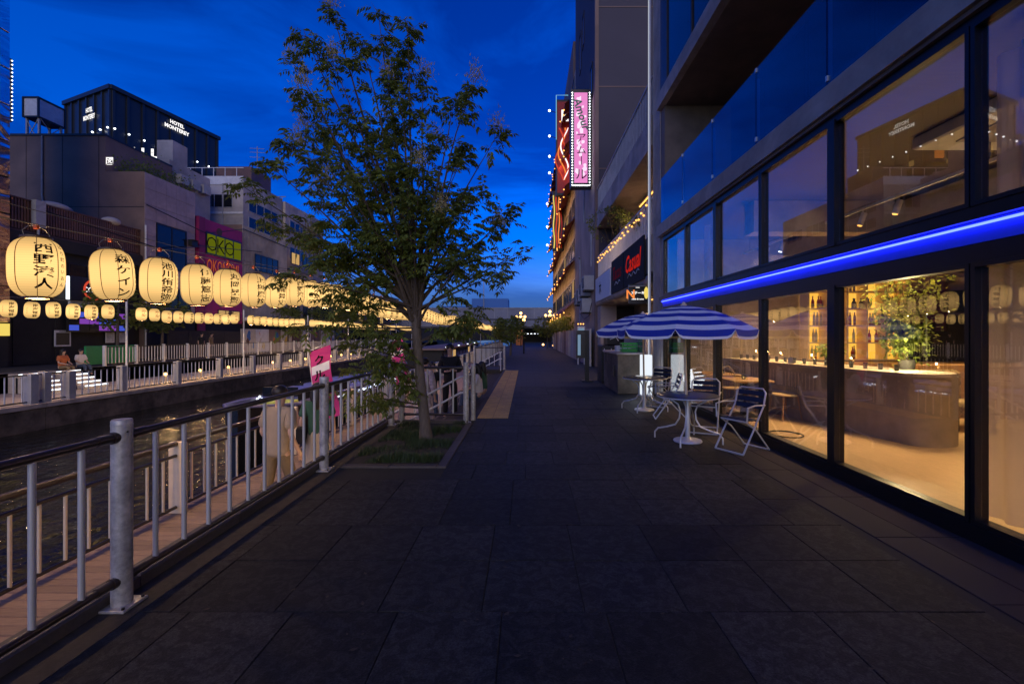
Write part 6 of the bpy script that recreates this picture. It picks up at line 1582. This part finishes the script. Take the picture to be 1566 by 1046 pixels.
        o = bpy.data.objects.new('trousers', skin_mesh(tr, bottom, 'trousers')); link(o, r)
    for i in range(2):
        a = Vector(sc(an[i])); t_2 = Vector(sc(toe[i])); k = MB(); d = (t_2-a); d.z = 0; d.normalize()
        f0 = Vector((a.x, a.y, t_2.z))-d*.05*s; k.tube([f0, f0+d*.08*s+Vector((0, 0, .012)), f0+d*.2*s, f0+d*.26*s], [.036*s, .042*s, .038*s, .018*s], 10); k.build('shoe', shoes, r, smooth=True)
    if bag:
        k = MB(); k.bbox(.20*s, .30*s, -.10*s, .20*s, (hz-.12)*s, (hz+.14)*s, .02); o = k.build('shoulder_bag', 'black_cloth', None, label='dark shoulder bag carried by the woman in the cream skirt', cat='bag'); o.location = r.location; o.rotation_euler = r.rotation_euler
    return r
Z = -.80
person((-3.25, 5.95, Z), 170, 'man in a loose beige shirt and khaki trousers walking away on the boardwalk', 'walk', 'beige_cloth', 'khaki_cloth', 'short')
person((-3.28, 7.15, Z), 200, 'woman in a dark green top and long cream skirt on the boardwalk', 'stand', 'green_cloth', hair='long', skirt='cream_cloth', s=.95, bag=True)
person((-2.15, 9.6, -.5), 160, 'person in pale patterned summer dress on the steps, partly behind the tree', 'stand', 'kimono_cloth', hair='bun', skirt='kimono_cloth', s=.93, sleeves='long')
person((-1.78, 10.6, -.34), 10, 'person dressed all in black standing at the steps behind the railing', 'hold', 'black_cloth', 'black_cloth', 'short', sleeves='long')
person((-2.45, 11.8, -.66), 30, 'smaller person in dark clothes standing lower behind the one in black', 'stand', 'black_cloth', 'jean_cloth', 'short', s=.9)
person((-1.2, 11.6, -.02), -92, 'woman with long hair and a pale top sitting on the steps', 'sit', 'white_cloth', 'jean_cloth', 'long', s=.95)
person((-1.16, 12.45, -.02), -98, 'woman with long dark hair in a dark green dress sitting on the steps', 'sit', 'green_cloth', hair='long', skirt='green_cloth', s=.95)
person((-21.45, 21.0, .0), 90, 'person in orange brown top sitting on the street edge across the canal', 'sit', 'orange_cloth', 'khaki_cloth', 'long')
person((-21.45, 21.85, .0), 84, 'person in a white top and dark cap sitting beside the orange one across the canal', 'sit', 'white_cloth', 'jean_cloth', 'short')
person((-23.2, 32.5, 0), 80, 'person in dark clothes standing behind the white street railing across the canal', 'stand', 'black_cloth', 'khaki_cloth')
person((-23.4, 33.8, 0), 100, 'person in brown clothes standing by the dark hoarding across the canal', 'stand', 'khaki_cloth', 'black_cloth')

# ================================================================== TOUR BOAT AND FLAGS
bo = empty('tour_boat', (-6.4, 14, -1.7), 'low black hulled tour boat with blue white deck lights moored at the boardwalk', 'boat')
def hull_x(t, side):       # t 0 bow (near camera) .. 1 stern
    w = 1.15*min(1, (t/.22)**.55); return -6.3+side*w
k = MB(); n = 14; vs = []
for i in range(n+1):
    t = max(.004, i/n); yy = 9.7+10*t; zt_ = -.28+.30*(1-t)**3
    for side in (-1, 1):
        x = hull_x(t, side); xb = -6.3+(x+6.3)*.72; vs += [(x, yy, zt_), (xb, yy+.0, -1.78)]
fs = []
for i in range(n):
    a = i*4; b = a+4; fs += [(a, a+1, b+1, b), (a+2, b+2, b+3, a+3), (a+1, a+3, b+3, b+1)]
fs.append((n*4, n*4+1, n*4+3, n*4+2)); fs.append((0, 2, 3, 1)); k.add(vs, fs); k.build('hull', 'hull_black', bo, smooth=True)
k = MB(); vs = []
for i in range(n+1):
    t = max(.004, i/n); yy = 9.7+10*t; zt_ = -.30+.30*(1-t)**3
    vs += [(hull_x(t, -1)+.03, yy, zt_), (hull_x(t, 1)-.03, yy, zt_)]
k.add(vs, [(2*i, 2*i+1, 2*i+3, 2*i+2) for i in range(n)]); k.build('deck', 'boat_deck', bo)
for side in (-1, 1):
    k = MB(); k.tube([(hull_x(max(.004, i/n), side), 9.7+10*max(.004, i/n), -.25+.30*(1-i/n)**3) for i in range(n+1)], .035, 8); k.build('gunwale', 'boat_deck', bo, smooth=True)
    k = MB()
    for i in range(60):
        t = .28+.7*i/60; k.sphere((hull_x(t, side)-side*.06, 9.7+10*t, -.16+.05*math.sin(i*1.9)), .034, n=6, k=4)
    k.build('string_bulbs', 'led_white', bo, kind='stuff')
for i in range(6):
    yy = 12.7+i*1.05
    for side in (-1, 1): k = MB(); k.bbox(-6.3+side*.55-.4, -6.3+side*.55+.4, yy, yy+.4, -.30, .02, .02); k.build('seat', 'boat_deck', bo); B('deck_light', 'boat_blue', (-6.3+side*.55-.38, -6.3+side*.55+.38, yy-.02, yy-.002, -.26, -.20), bo)
k = MB(); k.bbox(-6.75, -5.85, 11.2, 11.7, -.18, -.05, .02); k.build('bow_box', 'boat_yellow', bo)
k = MB(); k.bbox(-6.9, -5.9, 11.9, 12.5, -.29, .12, .06); k.build('console', 'boat_deck', bo); k = MB(); k.bbox(-6.85, -5.95, 11.82, 11.87, .0, .24, .01); k.build('windscreen', 'dark_glass', bo)
bl1 = bpy.data.lights.new('boat_glow', 'AREA'); bl1.shape = 'RECTANGLE'; bl1.size = 1.2; bl1.size_y = 7; bl1.energy = 14; bl1.color = (.25, .4, 1); bo1 = bpy.data.objects.new('boat_glow', bl1); COL.objects.link(bo1); bo1.location = (-6.3, 14.6, .5)
cb = empty('covered_boat', (-8, 42, -1.7), 'long dark covered boat moored further along the boardwalk', 'boat')
k = MB(); n = 10; vs = []
for i in range(n+1):
    t = i/n; w = 1.6*min(1, (max(t, .02)/.2)**.6, (max(1-t, .02)/.12)**.6)
    yy = 30+34*t; vs += [(-7.6-w, yy, -.7), (-7.6-w*.8, yy, -1.78), (-7.6+w*.8, yy, -1.78), (-7.6+w, yy, -.7)]
fs = []
for i in range(n):
    for j in range(3): fs.append((i*4+j, i*4+j+1, i*4+5+j, i*4+4+j))
    fs.append((i*4+3, i*4, i*4+4, i*4+7))
k.add(vs, fs); k.build('hull', 'hull_black', cb, smooth=True)
B('cabin', 'dark_wall', (-8.9, -6.3, 34, 60, -.69, .45), cb); B('roof', 'panel_grey', (-9.1, -6.1, 33.6, 60.4, .451, .58), cb)
for i in range(12): B('window', 'window_warm' if i % 5 == 2 else 'dark_glass', (-6.299, -6.27, 34.5+i*2.1, 36.2+i*2.1, -.25, .3), cb)
for i in range(4): B('roof_lamp', 'led_white', (-6.4, -6.3, 36+i*6.5, 36.5+i*6.5, .581, .64), cb)
def flag(x, yy, zb, lab, t):
    r = empty('banner_flag', (x, yy, zb), lab, 'flag', 'pink upright flags by the boat')
    k = MB(); k.tube([(x, yy, -.8), (x-.25, yy, zb+1.72)], .012, 6); k.tube([(x-.25, yy, zb+1.7), (x+.12, yy, zb+1.86)], .009, 6); k.build('pole', 'white_paint', r)
    k = MB(); vs = []; n = 12
    for i in range(n+1):
        q_ = i/n; z = zb+1.68-1.45*q_; wv = .05*math.sin(q_*7+x); vs += [(x-.24+.22*q_, yy+wv, z), (x+.17+.22*q_, yy+wv*1.7+.03, z+.16-.05*q_)]
    k.add(vs, [(2*i, 2*i+1, 2*i+3, 2*i+2) for i in range(n)]); k.build('cloth', 'pink_flag', r, smooth=True)
    k = MB()
    for i, chh in enumerate(t):
        q_ = (i+.75)/(len(t)+.6); z = zb+1.76-1.45*q_; write(k, chh, (x-.035+.22*q_, yy+.075*math.sin(q_*7+x)-.055, z-.0), (1, .1, .25), (-.1, 0, 1), h=.2, bold=.03)
    k.build('lettering', 'ink', r)
    k = MB(); vs = []
    for i in range(3):
        q_ = .22+.06*i; z = zb+1.68-1.45*q_; wv = .05*math.sin(q_*7+x); vs += [(x-.22+.22*q_, yy+wv-.01, z), (x+.15+.22*q_, yy+wv*1.7+.02, z+.15)]
    k.add(vs, [(0, 1, 3, 2), (2, 3, 5, 4)]); k.build('white_patch', 'board_white', r)
flag(-4.35, 9.6, -.45, 'nearer pink upright flag with black writing, left of the tree trunk', 'クルーズ')
flag(-4.4, 15.5, -.35, 'farther pink upright flag seen through the leaves beside the trunk', '乗船')
# small litter: leaf specks on the slabs
lt = MB(); rr_ = random.Random(61)
for i in range(160):
    x = rr_.uniform(-2.1, 2.4); yy = 1.2+rr_.random()**1.6*8; s_ = rr_.uniform(.008, .022)*(1.3 if x < 0 else .8); a = rr_.uniform(0, 6.3)
    if x < -.9 and yy > 5.4: continue
    lt.add([(x+s_*math.cos(a+q_*1.57)*(1 if q_ % 2 else .5), yy+s_*math.sin(a+q_*1.57)*(1 if q_ % 2 else .5), .0045+.002*(q_ % 2)) for q_ in range(4)], [(0, 1, 2, 3)])
lt.build('fallen_leaves', 'twig', kind='stuff')
print('slabs', n_slab, 'balusters', nb, 'bottles', nbt, 'leaves', nleaf, 'objects', len(S.objects))
